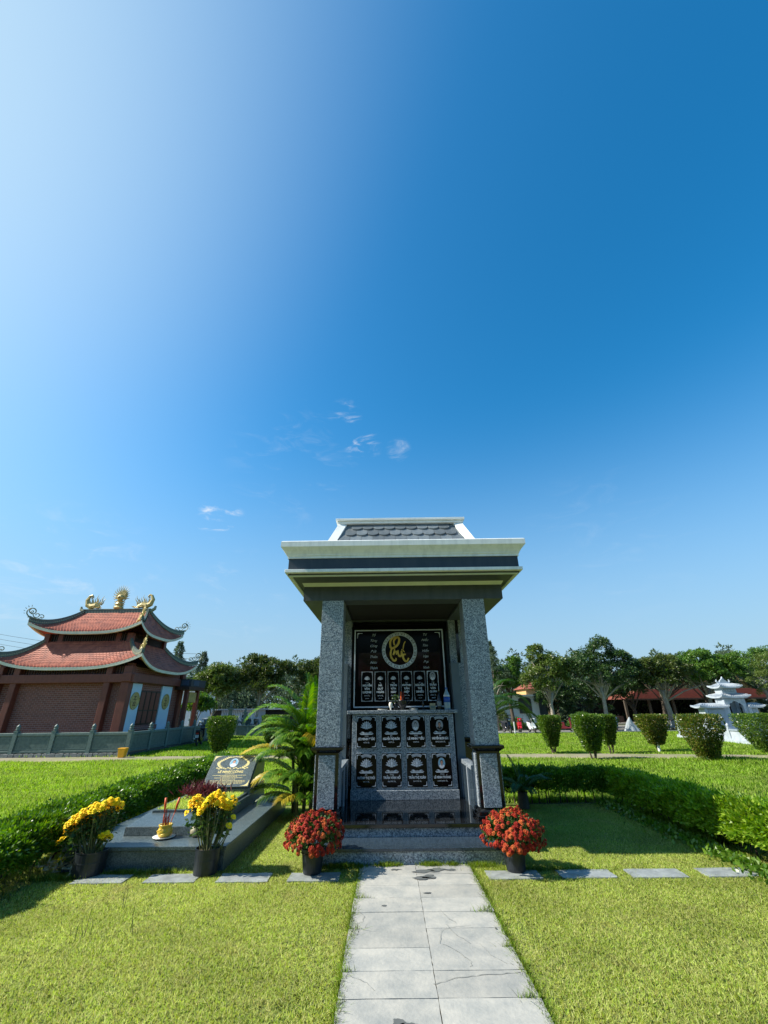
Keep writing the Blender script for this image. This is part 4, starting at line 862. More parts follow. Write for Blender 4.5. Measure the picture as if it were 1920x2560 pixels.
# ------------------------------------------------------------------ hedges
def hedge(name, label, spans, m_top, m_side=None, leaf=.032, dens=9000, seed=1, hgt=.5, gaps=0):
    """spans: list of (x0,y0,x1,y1,width,height) centre lines on the ground"""
    rng = np.random.default_rng(seed); x0, y0 = spans[0][0], spans[0][1]
    R = empty(name, label, 'hedge', (x0, y0, 0)); R['local'] = 1
    Ps = []; Ds = []; stems = MB()
    for (xa, ya, xb, yb, w, h) in spans:
        L = math.hypot(xb-xa, yb-ya); n = int(L*dens); t = rng.uniform(0, 1, n); sgn = rng.uniform(-1, 1, n)
        dx, dy = (xb-xa)/L, (yb-ya)/L
        # cross-section: rounded box, leaves near its skin
        ang = rng.uniform(-.35, math.pi+.35, n); c, s_ = np.cos(ang), np.sin(ang); k = (np.abs(c)**3.2+np.abs(s_)**3.2)**(-1/3.2)
        depth = 1-np.abs(rng.normal(0, .16, n)); depth = np.where(rng.uniform(0, 1, n) < .035, rng.uniform(1.02, 1.22, n), depth)
        lump = np.array([mnoise.noise((float(a)*L*2.6, float(b)*1.2, seed)) for a, b in zip(t, ang)])*.26+np.array([mnoise.noise((float(a)*L*8, float(b)*3.5, seed+3)) for a, b in zip(t, ang)])*.24
        rr = k*depth*(1+lump); u = c*rr*w/2; z = h*.52+s_*rr*h*.48
        px = xa+dx*L*t-dy*u-x0; py = ya+dy*L*t+dx*u-y0
        Ps.append(np.stack([px, py, np.maximum(z, .02)], 1)); Ds.append(np.stack([-dy*c, dx*c, s_*.9+.35], 1))
        for i in range(int(L*7)):
            q = (i+rng.uniform(0, 1))/(L*7); bx, by = xa+dx*L*q-x0, ya+dy*L*q-y0; o = rng.uniform(-w*.2, w*.2)
            stems.tube([(bx-dy*o*.3, by+dx*o*.3, -.02), (bx-dy*o, by+dx*o, h*.4), (bx-dy*o*1.5, by+dx*o*1.5, h*.72)], [.011, .008, .004], 5)
    leafobj('foliage', np.concatenate(Ps), np.concatenate(Ds), leaf, leaf*.5, m_top, R, .55); stuff(stems.build('stem', 'bark_dark', R))
    return R
hedge('clipped_hedge', 'clipped leafy hedge running back along the left side of the grave', [(-3.86, 3.7, -3.88, 6.0, .62, .45), (-3.88, 6.0, -4.02, 8.0, .56, .47), (-4.02, 8.0, -4.25, 12.6, .5, .46)], 'leaf_hedge', dens=21000, seed=5, leaf=.042)
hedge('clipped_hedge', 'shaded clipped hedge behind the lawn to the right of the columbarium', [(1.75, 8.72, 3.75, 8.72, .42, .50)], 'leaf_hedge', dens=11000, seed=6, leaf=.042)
hedge('clipped_hedge', 'clipped hedge along the right edge of the lawn, with the sunlit brightness put into its leaf colour', [(3.98, 8.9, 3.98, 6.3, .56, .47), (3.99, 6.3, 4.06, 5.45, .56, .49), (4.06, 5.45, 4.2, 4.2, .60, .52)], 'leaf_hedge_sunlit', dens=20000, seed=7, leaf=.045)
# ------------------------------------------------------------------ clipped shrubs on short trunks
def topiary(x, y, w, h, z0, label, m, seed, stems=3, dep=None):
    rng = np.random.default_rng(seed); dep = dep or w
    R = empty('clipped_shrub', label, 'shrub', (x, y, 0), 0, 'flat-topped clipped shrubs along the dirt path'); R['local'] = 1
    n = 9000; P = []; D = []
    q = rng.uniform(-1, 1, (n*3, 3)); hh = h-z0
    zz = (q[:, 2]+1)/2; taper = .42+.58*np.clip(zz*1.5, 0, 1)**1.1
    ex = np.maximum(np.abs(q[:, 0]), np.abs(q[:, 1])); rd = (np.abs(q[:, 0])**9+np.abs(q[:, 1])**9)**(1/9)
    keep = (rd < 1) & ((rd > .72) | (zz > .9) | (rng.uniform(0, 1, n*3) < .30)); q = q[keep][:n]; zz = zz[keep][:n]; taper = taper[keep][:n]
    lump = np.array([mnoise.noise((float(a[0])*2+seed, float(a[1])*2, float(a[2])*2)) for a in q])*.09
    X = q[:, 0]*w/2*taper*(1+lump); Y = q[:, 1]*dep/2*taper*(1+lump); Z = z0+zz*hh; Z = np.where(zz > .97, h-.01, Z)
    P = np.stack([X, Y, Z], 1); D = np.stack([q[:, 0], q[:, 1], (zz-.4)*.9+.2], 1)
    leafobj('crown', P, D, .062, .036, m, R, .6)
    mb = MB()
    for i in range(stems):
        a = rng.uniform(0, 6.28); s0 = (math.cos(a)*.05, math.sin(a)*.05, -.03); mb.tube([s0, (math.cos(a)*.10, math.sin(a)*.10, z0*.8), (math.cos(a)*w*.3, math.sin(a)*w*.3, z0+hh*.4)], [.028, .022, .010], 6)
    for i in range(8):
        a = rng.uniform(0, 6.28); mb.tube([(math.cos(a)*.08, math.sin(a)*.08, z0*.6), (math.cos(a)*w*.22, math.sin(a)*w*.22, z0+hh*.25), (math.cos(a)*w*.4, math.sin(a)*w*.4, z0+hh*.6)], [.010, .008, .004], 4)
    mb.build('trunk', 'bark_dark', R)
topiary(-6.07, 17.25, .86, 1.28, .16, 'dark green clipped shrub between the temple fence and the columbarium', 'leaf_topiary', 41, 2)
topiary(-4.45, 18.6, .95, 1.28, .22, 'clipped shrub showing behind the fronds of the left palm', 'leaf_topiary', 42)
topiary(5.82, 17.15, .66, 1.18, .22, 'slim clipped shrub nearest the columbarium on its right side', 'leaf_topiary', 43, 4)
topiary(6.36, 15.15, .78, 1.23, .24, 'clipped shrub with bare twiggy base standing in front of a smaller one', 'leaf_topiary', 44, 4)
topiary(7.76, 16.95, .56, 1.18, .28, 'small clipped shrub half hidden behind the twiggy-based one', 'leaf_topiary', 45)
topiary(9.60, 17.3, .84, 1.17, .24, 'clipped shrub with a whitewashed trunk, right of the tarpaulin-covered motorbike', 'leaf_topiary_red', 46, 2)
topiary(9.38, 14.35, .96, 1.21, .10, 'large clipped shrub in front of the left post of the white marble shrine', 'leaf_topiary_red', 47, 5)
topiary(12.65, 16.2, 1.2, 1.18, .12, 'broad clipped shrub cut by the right edge of the view', 'leaf_topiary', 48, 5)
# ------------------------------------------------------------------ palms
def frond(root, az, el, L, droop, m, name='frond', n=48, lw=.0075, ll=.26, R=None, up=.5, rng=RNG, vshape=.6):
    """one feather leaf: arched rachis with leaflets both sides"""
    pts = []; p = Vector(root); d = Vector((math.cos(az)*math.cos(el), math.sin(az)*math.cos(el), math.sin(el))); st = L/14
    for i in range(15):
        pts.append(p.copy()); p = p+d*st; d = (d+Vector((0, 0, -droop*st*(0.4+i/10)))).normalized()
    V = []; F = []
    mb = MB(); mb.tube(pts, [max(.0025, .010*(1-i/15)) for i in range(15)], 4); V = list(mb.v); F = [f for f in mb.f if len(f) == 4]
    side0 = Vector((-math.sin(az), math.cos(az), 0))
    for i in range(n):
        t = .12+.88*i/(n-1); k = t*13.99; a = int(k); q = pts[a].lerp(pts[a+1], k-a); tg = (pts[a+1]-pts[a]).normalized(); nn = side0.cross(tg).normalized()*-1
        if nn.z < 0: nn = -nn
        for s_ in (-1, 1):
            l = ll*math.sin(math.pi*(.12+.80*t))**.6*rng.uniform(.85, 1.1); dd = (side0*s_*.8+tg*(.55+.5*t)+nn*vshape*.5).normalized()
            w = tg.cross(nn).cross(dd).normalized() if False else dd.cross(nn).normalized(); w = tg*.7+w*.3; w = (w-dd*w.dot(dd)).normalized()
            b = len(V); mid = q+dd*l*.5+nn*.01; tip = q+dd*l+Vector((0, 0, -.30*l-.22*l*rng.uniform(0, 1)))
            V += [tuple(q-w*lw*.3), tuple(q+w*lw*.3), tuple(mid+w*lw), tuple(mid-w*lw), tuple(tip), tuple(tip+w*.001)]
            F += [(b, b+1, b+2, b+3), (b+3, b+2, b+5, b+4)]
    o = bpy.data.objects.new(name, npmesh(name, np.array(V), np.array(F), m)); C.objects.link(o); o.parent = R; return o
def palms():
    rng = np.random.default_rng(5)
    R = empty('areca_palm', 'bushy clumping palm with green and yellow fronds between the grave and the columbarium', 'palm', (-1.35, 8.2, 0)); R['local'] = 1
    m = MB()
    for (x, y, h) in ((-.05, .1, 1.1), (.08, -.05, .9), (-.2, 0, .8), (.12, .2, 1.2), (-.1, -.25, .5), (.05, .35, .7)):
        m.tube([(x, y, -.02), (x*1.1, y*1.1, h*.5), (x*1.35, y*1.3, h)], [.032, .028, .022], 7)
    m.build('stem', 'stem_green', R)
    G, Yl, Dk = 'leaf_palm', 'leaf_palm_yellow', 'leaf_palm_dark'
    R_ = lambda d: math.radians(d)
    spec = [((-.05, .0, 1.15), 183, 55, 1.30, 1.75, G), ((-.05, .1, 1.25), 172, 66, 1.15, 1.5, G), ((-.02, 0, 1.1), 196, 38, 1.15, 1.55, G), ((.05, .1, 1.25), 150, 80, .95, .9, G), ((.08, 0, 1.2), 250, 82, .9, .7, G),
            ((.1, .1, 1.2), 60, 70, .95, 1.2, G), ((-.1, -.05, .85), 190, 25, 1.0, 1.0, Yl), ((-.1, -.1, .7), 215, 40, .8, 1.6, G), ((0, -.2, .75), 235, 50, .75, 1.5, G), ((.05, -.15, .8), 265, 60, .8, 1.4, G), ((.1, -.1, .8), 300, 58, .8, 1.5, G),
            ((-.15, -.1, .55), 180, 40, .75, 1.5, G), ((-.1, -.2, .5), 205, 30, .75, 1.6, Yl), ((-.05, -.25, .5), 230, 35, .7, 1.6, G), ((0, -.3, .45), 255, 40, .65, 1.6, G), ((.05, -.3, .45), 285, 38, .6, 1.5, G), ((-.15, -.15, .35), 190, 22, .75, 1.2, G),
            ((-.1, -.3, .30), 215, 20, .6, 1.3, Dk), ((0, -.35, .28), 245, 25, .55, 1.4, Yl), ((.05, -.3, .3), 275, 25, .5, 1.4, G), ((.1, 0, 1.0), 330, 60, .8, 1.6, G), ((-.2, .1, .9), 160, 45, 1.0, 1.5, G), ((-.1, .1, 1.0), 178, 72, 1.0, 1.6, G),
            ((-.1, .2, .7), 140, 50, .8, 1.3, Dk), ((0, .3, .9), 100, 60, .9, 1.3, Dk), ((-.1, -.1, .9), 222, 62, .9, 1.7, G), ((0, -.1, .6), 240, 70, .75, 1.3, G), ((-.1, -.2, .2), 170, 25, .5, 1.0, Dk), ((0, -.2, .9), 205, 75, .85, 1.5, G)]
    for i in range(44):
        h = rng.uniform(.25, 1.25); az = rng.uniform(190, 340) if i % 4 else rng.uniform(0, 360)
        spec.append(((rng.uniform(-.15, .12), rng.uniform(-.25, .15), h), az, rng.uniform(25, 75), rng.uniform(.40, .58)+.25*h, rng.uniform(1.2, 1.9), G if rng.uniform() > .3 else (Dk if rng.uniform() > .25 else Yl)))
    for (r, az, el, L, dr, mm) in spec:
        frond((r[0], r[1], r[2]-.08), R_(az+rng.normal(0, 3)), R_(el), L, dr, mm, 'frond', R=R, rng=rng)
    R = empty('palm_tree', 'dark green palm arching out from behind the right pillar of the columbarium', 'palm', (1.95, 9.6, 0)); R['local'] = 1
    m = MB(); m.tube([(0, 0, 0), (-.02, .02, .6), (.02, 0, 1.25)], [.06, .05, .04], 8); m.build('trunk', 'stem_green', R)
    for (az, el, L, dr) in ((5, 62, 1.25, 1.9), (355, 42, 1.15, 1.5), (20, 72, 1.3, 1.6), (340, 55, 1.05, 1.9), (40, 60, 1.1, 1.7), (300, 60, 1.0, 1.8), (260, 65, 1.0, 1.7), (90, 55, 1.1, 1.6), (180, 60, 1.0, 1.7), (220, 50, 1.0, 1.6), (130, 60, 1.0, 1.6), (10, 52, 1.3, 2.1)):
        frond((0, 0, 1.15), R_(az), R_(el), L, dr, 'leaf_palm_dark', 'frond', n=52, R=R, rng=rng)
    R = empty('cycad', 'low dark cycad against the hedge beside the right pillar pedestal', 'plant', (2.2, 8.3, 0)); R['local'] = 1
    m = MB(); m.tube([(0, 0, 0), (0, 0, .22)], [.09, .08], 9); m.build('trunk', 'bark_dark', R)
    for i in range(16):
        frond((0, 0, .2), i*2.4, R_(rng.uniform(25, 78)), rng.uniform(.5, .68), 1.9, 'leaf_palm_dark', 'frond', n=34, lw=.006, ll=.13, R=R, rng=rng)
palms()
# ------------------------------------------------------------------ trees
def crown_mesh(name, seed, lobes, m, n=9000, leaf=.13, rad=(.45, .8)):
    """lobes: (x,y,z,rx,ry,rz); clumps of leaves over the lobes' skins"""
    rng = np.random.default_rng(seed); Ps = []; Ds = []
    area = [a[3]*a[5] for a in lobes]; tot = sum(area)
    for lb, ar in zip(lobes, area):
        nc = max(14, int(85*ar/tot*len(lobes)**.5)); per = int(n*ar/tot/nc)
        d = unit(rng.normal(0, 1, (nc, 3))); d[:, 2] = np.where(d[:, 2] < -.55, -d[:, 2], d[:, 2])
        cc = np.array(lb[:3])+d*np.array(lb[3:])*rng.uniform(.55, 1.02, (nc, 1))
        for k in range(nc):
            r = rng.uniform(.14, .30)*min(lb[3], lb[5])*1.1; e = unit(rng.normal(0, 1, (per, 3))+np.array([0, 0, .35])); Ps.append(cc[k]+e*r*rng.uniform(.5, 1.05, (per, 1))*np.array([1.15, 1.15, .8])); Ds.append(e*np.array([1, 1, .6])+np.array([0, 0, -.35]))
    V, F = leaves(np.concatenate(Ps), np.concatenate(Ds), leaf, leaf*.42, .5, rng); return npmesh(name, V, F, m)
def tree(x, y, label, lobes, m, trunk, bark='bark', seed=1, n=9000, leaf=.15, group='trees beyond the lawns', name='broadleaf_tree', r=.13):
    R = empty(name, label, 'tree', (x, y, 0), 0, group); R['local'] = 1
    link('crown', crown_mesh('crown', seed, lobes, m, int(n*1.7), leaf), R)
    mb = MB(); rng = np.random.default_rng(seed)
    zt = trunk
    pts = [(0, 0, -.05), (rng.normal(0, .04), 0, zt*.35), (rng.normal(0, .07), rng.normal(0, .05), zt*.7), (rng.normal(0, .1), 0, zt)]
    mb.tube(pts, [r*1.25, r, r*.85, r*.7], 9)
    for lb in lobes:
        for j in range(3):
            b = Vector(pts[2 if j else 3]); e = Vector(lb[:3])+Vector(rng.normal(0, .25, 3)); e.z = max(e.z-.2, b.z+.2); mid = (b+e)/2+Vector((0, 0, .12)); mb.tube([b, mid, e], [r*.42, r*.26, r*.08], 6)
    mb.build('trunk', bark, R, smooth=True); return R
T = tree
T(10.9, 31, 'yellow-green broadleaf tree with a pale leaning trunk before the white house', [(-.9, 0, 3.2, .9, .9, .8), (.2, 0, 3.9, 1.1, 1.0, 1.0), (-.6, 0, 4.8, .6, .6, .7), (1.0, .2, 3.3, .8, .8, .8), (-.2, -.3, 2.7, .9, .7, .5)], 'leaf_light', 2.3, 'bark_pale', 51, 9000)
T(14.4, 31, 'tall dark green broadleaf tree, highest of the right-hand row', [(-.9, 0, 4.0, 1.1, 1, 1.1), (.5, 0, 4.9, .95, .9, 1.0), (1.5, 0, 4.1, 1.2, 1, 1.0), (.2, -.2, 3.3, 1.5, 1, .8), (-1.6, 0, 3.6, .7, .8, .9), (2.2, .2, 3.5, .8, .8, .7)], 'leaf_dark', 2.6, 'bark_pale', 52, 13000)
T(18.6, 31, 'flat-topped tree with a forked grey trunk before the red-roofed hall', [(-.7, 0, 3.7, 1.0, .9, .75), (.6, 0, 3.9, 1.2, 1, .7), (1.6, 0, 3.6, .8, .8, .6), (0, -.2, 3.1, 1.1, .8, .5)], 'leaf_mango', 2.4, 'bark', 53, 9000, r=.17)
T(22.2, 32, 'broad bright green tree spreading over the white marble shrine', [(-1.4, 0, 3.9, 1.1, 1, .8), (0, 0, 4.3, 1.2, 1, .8), (1.5, 0, 4.0, 1.2, 1, .8), (.4, -.3, 3.3, 1.3, .9, .6), (2.2, 0, 3.5, .8, .8, .6)], 'leaf_vivid', 2.5, 'bark', 54, 12000)
T(26.4, 31, 'feathery light green tree with a bent trunk at the right edge', [(-1.0, 0, 3.0, 1.1, .9, .7), (.2, 0, 3.9, 1.4, 1, .8), (1.6, 0, 3.4, 1.1, .9, .8), (-.6, 0, 2.3, .9, .8, .5)], 'leaf_light', 2.2, 'bark_pale', 55, 9000, leaf=.10)
T(-8.7, 31, 'big dark mango tree with a slender pale trunk left of the columbarium', [(-.4, 0, 4.2, 1.1, 1, .85), (.7, 0, 3.9, 1.0, 1, .8), (-1.0, 0, 3.3, .8, .8, .8), (.9, 0, 3.1, .9, .9, .7), (0, 0, 3.2, 1.1, 1, .8), (1.8, 0, 3.9, .7, .7, .6)], 'leaf_mango', 2.4, 'bark_pale', 56, 13000, r=.09)
T(-11.6, 30.6, 'yellowish green mango tree between the temple and the dark mango tree', [(-.7, 0, 3.2, .8, .8, .8), (.3, 0, 3.6, 1.0, .9, .8), (.9, 0, 2.9, .7, .7, .6), (0, 0, 2.6, 1.0, .8, .6)], 'leaf_light', 1.6, 'bark', 57, 8500, r=.08)
T(-11.2, 27.5, 'young dark leafy tree standing in front of the green stone tombs', [(0, 0, 1.95, .75, .7, .45), (.5, 0, 1.7, .5, .5, .35), (-.5, 0, 1.75, .5, .5, .35)], 'leaf_vivid', 1.3, 'bark', 58, 3500, r=.05)
T(-5.4, 32, 'round dark tree partly hidden by the left pillar of the columbarium', [(-.4, 0, 3.8, .9, .9, .8), (.6, 0, 4.0, .9, .9, .8), (0, 0, 3.1, 1.2, 1, .8), (1.4, 0, 3.5, .9, .9, .8)], 'leaf_mango', 2.2, 'bark', 59, 9000)
T(7.6, 33, 'pale slender tree just right of the right pillar', [(0, 0, 3.9, .6, .6, 1.0), (.2, 0, 4.9, .35, .35, .7), (.9, 0, 3.4, .7, .7, .8)], 'leaf_far', 2.6, 'bark', 60, 3800, leaf=.09)
T(8.9, 33.5, 'bright green tree above the arched window of the white house', [(0, 0, 3.6, 1.0, .9, .7), (-.8, 0, 3.4, .7, .7, .6), (.6, 0, 4.3, .5, .5, .7), (0, 0, 2.9, .9, .7, .4)], 'leaf_vivid', 2.4, 'bark_dark', 61, 7000)
T(12.6, 35.5, 'low dense dark tree filling the gap left of the tallest tree', [(0, 0, 2.6, 1.3, 1, 1.0), (1.2, 0, 2.3, 1.0, .9, .9), (-.8, 0, 2.0, .7, .8, .6), (.6, 0, 1.3, 1.0, .8, .6)], 'leaf_dark', 1.2, 'bark_dark', 62, 7000)
T(16.6, 36, 'dense dark tree behind the tallest tree, in front of the hall', [(0, 0, 2.9, 1.4, 1, 1.0), (1.6, 0, 2.9, 1.3, 1, .9), (-1.4, 0, 2.6, 1.0, .9, .9), (-.4, 0, 1.6, 1.0, .8, .6)], 'leaf_dark', 1.4, 'bark_dark', 63, 8000)
T(20.6, 35, 'dark tree whose crown hangs over the red roof of the hall', [(-1.2, 0, 3.4, 1.2, 1, .8), (.4, 0, 3.6, 1.3, 1, .8), (2.0, 0, 3.5, 1.2, 1, .8), (3.8, 0, 3.7, 1.2, 1, .7)], 'leaf_dark', 2.4, 'bark_dark', 64, 8000)
T(29.5, 36, 'broad green tree behind the feathery tree at the right edge', [(-1.2, 0, 4.2, 1.5, 1, 1.0), (1.0, 0, 4.6, 1.6, 1, 1.0), (3.2, 0, 4.3, 1.5, 1, 1.0)], 'leaf_vivid', 2.8, 'bark', 65, 9000)
T(19.2, 36.5, 'dark tree filling the gap between the tallest tree and the red roof', [(0, 0, 3.0, 1.3, 1, 1.0), (-1.2, 0, 2.4, 1.0, .9, .9), (1.0, 0, 3.2, .9, .9, .6)], 'leaf_dark', 1.6, 'bark_dark', 66, 7500)
T(24.6, 36, 'dark tree between the marble shrine and the hall', [(0, 0, 3.6, 1.4, 1, .9), (1.6, 0, 3.3, 1.2, 1, .9), (-1.4, 0, 3.7, 1.1, .9, .8)], 'leaf_dark', 2.4, 'bark_dark', 67, 7500)
def conifer(x, y, h, label, seed):
    rng = np.random.default_rng(seed); R = empty('casuarina_tree', label, 'tree', (x, y, 0), 0, 'tall grey-green trees behind'); R['local'] = 1
    n = 5200; t = rng.uniform(0, 1, n)**.8; rad = (1.0-.85*t)*h*.16*(1+.35*np.sin(t*37+rng.uniform(0, 6, n)*.15)); a = rng.uniform(0, 6.28, n); rr = rad*rng.uniform(.35, 1.05, n)
    P = np.stack([np.cos(a)*rr, np.sin(a)*rr, h*.25+h*.75*t+rng.normal(0, .05, n)], 1); D = np.stack([np.cos(a), np.sin(a), np.full(n, .5)], 1); leafobj('crown', P, D, .16, .045, 'leaf_far', R, .5)
    m = MB(); m.tube([(0, 0, 0), (.05, 0, h*.5), (0, 0, h*.97)], [.1, .07, .012], 7); m.build('trunk', 'bark', R)
conifer(-17.0, 36, 6.6, 'tall pointed grey-green tree just right of the temple roof', 71); conifer(-15.1, 36.5, 5.8, 'second pointed grey-green tree right of the temple roof, lower', 72)
conifer(8.2, 35.5, 6.3, 'feathery pointed tree beside the right pillar', 73)
def woodland():
    """far wood that reads as one mass"""
    rng = np.random.default_rng(81); Ps = []; Ds = []
    for i in range(170):
        x = -75+i*155/169.+rng.normal(0, .5); y = rng.uniform(44, 56); top = (4.9 if x < -2 else 5.4)+rng.normal(0, .55)+(y-44)*.10
        for k in range(8):
            n = 260; c = np.array([x+rng.normal(0, .9), y+rng.normal(0, .8), top-.8-k*.75+rng.normal(0, .2)]); e = unit(rng.normal(0, 1, (n, 3))); Ps.append(c+e*np.array([1.15, 1.1, .75])*rng.uniform(.6, 1.05, (n, 1))); Ds.append(e+np.array([0, 0, .2]))
        n = 60; c = np.array([x, y, top]); e = unit(rng.normal(0, 1, (n, 3))); Ps.append(c+e*np.array([.35, .35, .6])); Ds.append(e)
    V, F = leaves(np.concatenate(Ps), np.concatenate(Ds), .34, .15, .6, rng); o = bpy.data.objects.new('woodland', npmesh('woodland', V, F, 'leaf_far')); C.objects.link(o); stuff(o); tag(o, 'belt of grey-green woodland behind everything', 'woodland')
    Ps = []; Ds = []  # unseen trees added behind the camera to darken reflections in the polished stone
    for i in range(120):
        x = -60+i*1.0+rng.normal(0, .4); y = rng.uniform(-16, -9); 
        for k in range(5):
            n = 110; c = np.array([x+rng.normal(0, .8), y, 4.6-k*.95+rng.normal(0, .3)]); e = unit(rng.normal(0, 1, (n, 3))); Ps.append(c+e*np.array([1.2, 1.1, .8])); Ds.append(e)
    V, F = leaves(np.concatenate(Ps), np.concatenate(Ds), .55, .28, .6, rng); o = bpy.data.objects.new('tree_belt', npmesh('tree_belt', V, F, 'leaf_dark')); C.objects.link(o); stuff(o); tag(o, 'added belt of unseen trees behind the camera that darkens reflections in the columbarium', 'woodland')
woodland()
# ------------------------------------------------------------------ stone balustrade round the temple
def temple_fence():
    R = empty('stone_balustrade', 'dark green carved stone balustrade with lotus-bud posts around the red temple', 'balustrade', (-9.7, 17.9, 0))
    def bay(p, q, dirx):
        for (z0, z1, d, mt, nm, bv) in ((.13, .21, .10, 'green_stone', 'bottom_rail', .01), (.70, .80, .11, 'green_stone_light', 'top_rail', .015)):
            m = MB()
            if dirx: m.box(p, q, 17.9-d/2, 17.9+d/2, z0, z1)
            else: m.box(-9.7-d/2, -9.7+d/2, p, q, z0, z1)
            part(m, nm, mt, R, bev=bv)
        m = MB()
        if dirx:
            m.box(p, q, 17.875, 17.925, .21, .70); o = part(m, 'carved_panel', 'green_stone', R); m = MB(); a, b, y = p+.05, q-.05, 17.868
            m.box(a, b, y, 17.876, .25, .27); m.box(a, b, y, 17.876, .62, .64); m.box(a, a+.02, y, 17.876, .27, .62); m.box(b-.02, b, y, 17.876, .27, .62)
        else:
            m.box(-9.725, -9.675, p, q, .21, .70); o = part(m, 'carved_panel', 'green_stone', R); m = MB(); a, b, x = p+.05, q-.05, -9.667
            m.box(-9.676, x, a, b, .25, .27); m.box(-9.676, x, a, b, .62, .64); m.box(-9.676, x, a, a+.02, .27, .62); m.box(-9.676, x, b-.02, b, .27, .62)
        m.build('panel_moulding', 'green_stone_light', o)
    pm = MB(); pm.box(-.075, .075, -.075, .075, .1, .84); pm.box(-.085, .085, -.085, .085, .84, .87)
    pm2 = MB(); pm2.lathe([(.075, .87), (.05, .885), (.045, .895), (.075, .91), (.08, .935), (.055, .955), (.06, .965), (.075, .99), (.065, 1.03), (.03, 1.07), (.004, 1.10)], n=14)
    shaft, bud = pm.mesh('post', 'green_stone_light'), pm2.mesh('bud', 'green_stone_light', True)
    def post(x, y):
        o = link('post', shaft, R, Vector((x, y, 0))-R.location); link('lotus_bud', bud, o)
    xs = [-9.72-1.44*i for i in range(10)]
    for i, x in enumerate(xs):
        post(x, 17.9)
        if i < 9: bay(xs[i+1]+.075, x-.075, True)
    ys = [17.9+1.42*i for i in range(1, 9)]; prev = 17.9
    for y in ys: post(-9.7, y); bay(prev+.075, y-.075, False); prev = y
    # rubble footing, each stone its own piece
    x = -9.62
    while x > -22.6:
        w = RNG.uniform(.16, .34); pts = [(x-.01, -.06), (x-.012, .105+RNG.uniform(-.01, .01)), (x-w*.5, .12), (x-w+.008, .10+RNG.uniform(-.015, .01)), (x-w+.01+RNG.uniform(-.02, .02), -.06)]
        m = MB(); m.prism_xz(pts[::-1], 17.80+RNG.uniform(-.01, .01), 17.95); part(m, 'footing_stone', 'rubble', R, bev=.008); x -= w
    m = MB(); m.box(-22.6, -9.63, 17.83, 17.97, -.05, .118); m.box(-9.78, -9.63, 17.97, 29.4, -.05, .118); part(m, 'footing_mortar', 'mortar_dark', R)
    return R
temple_fence()
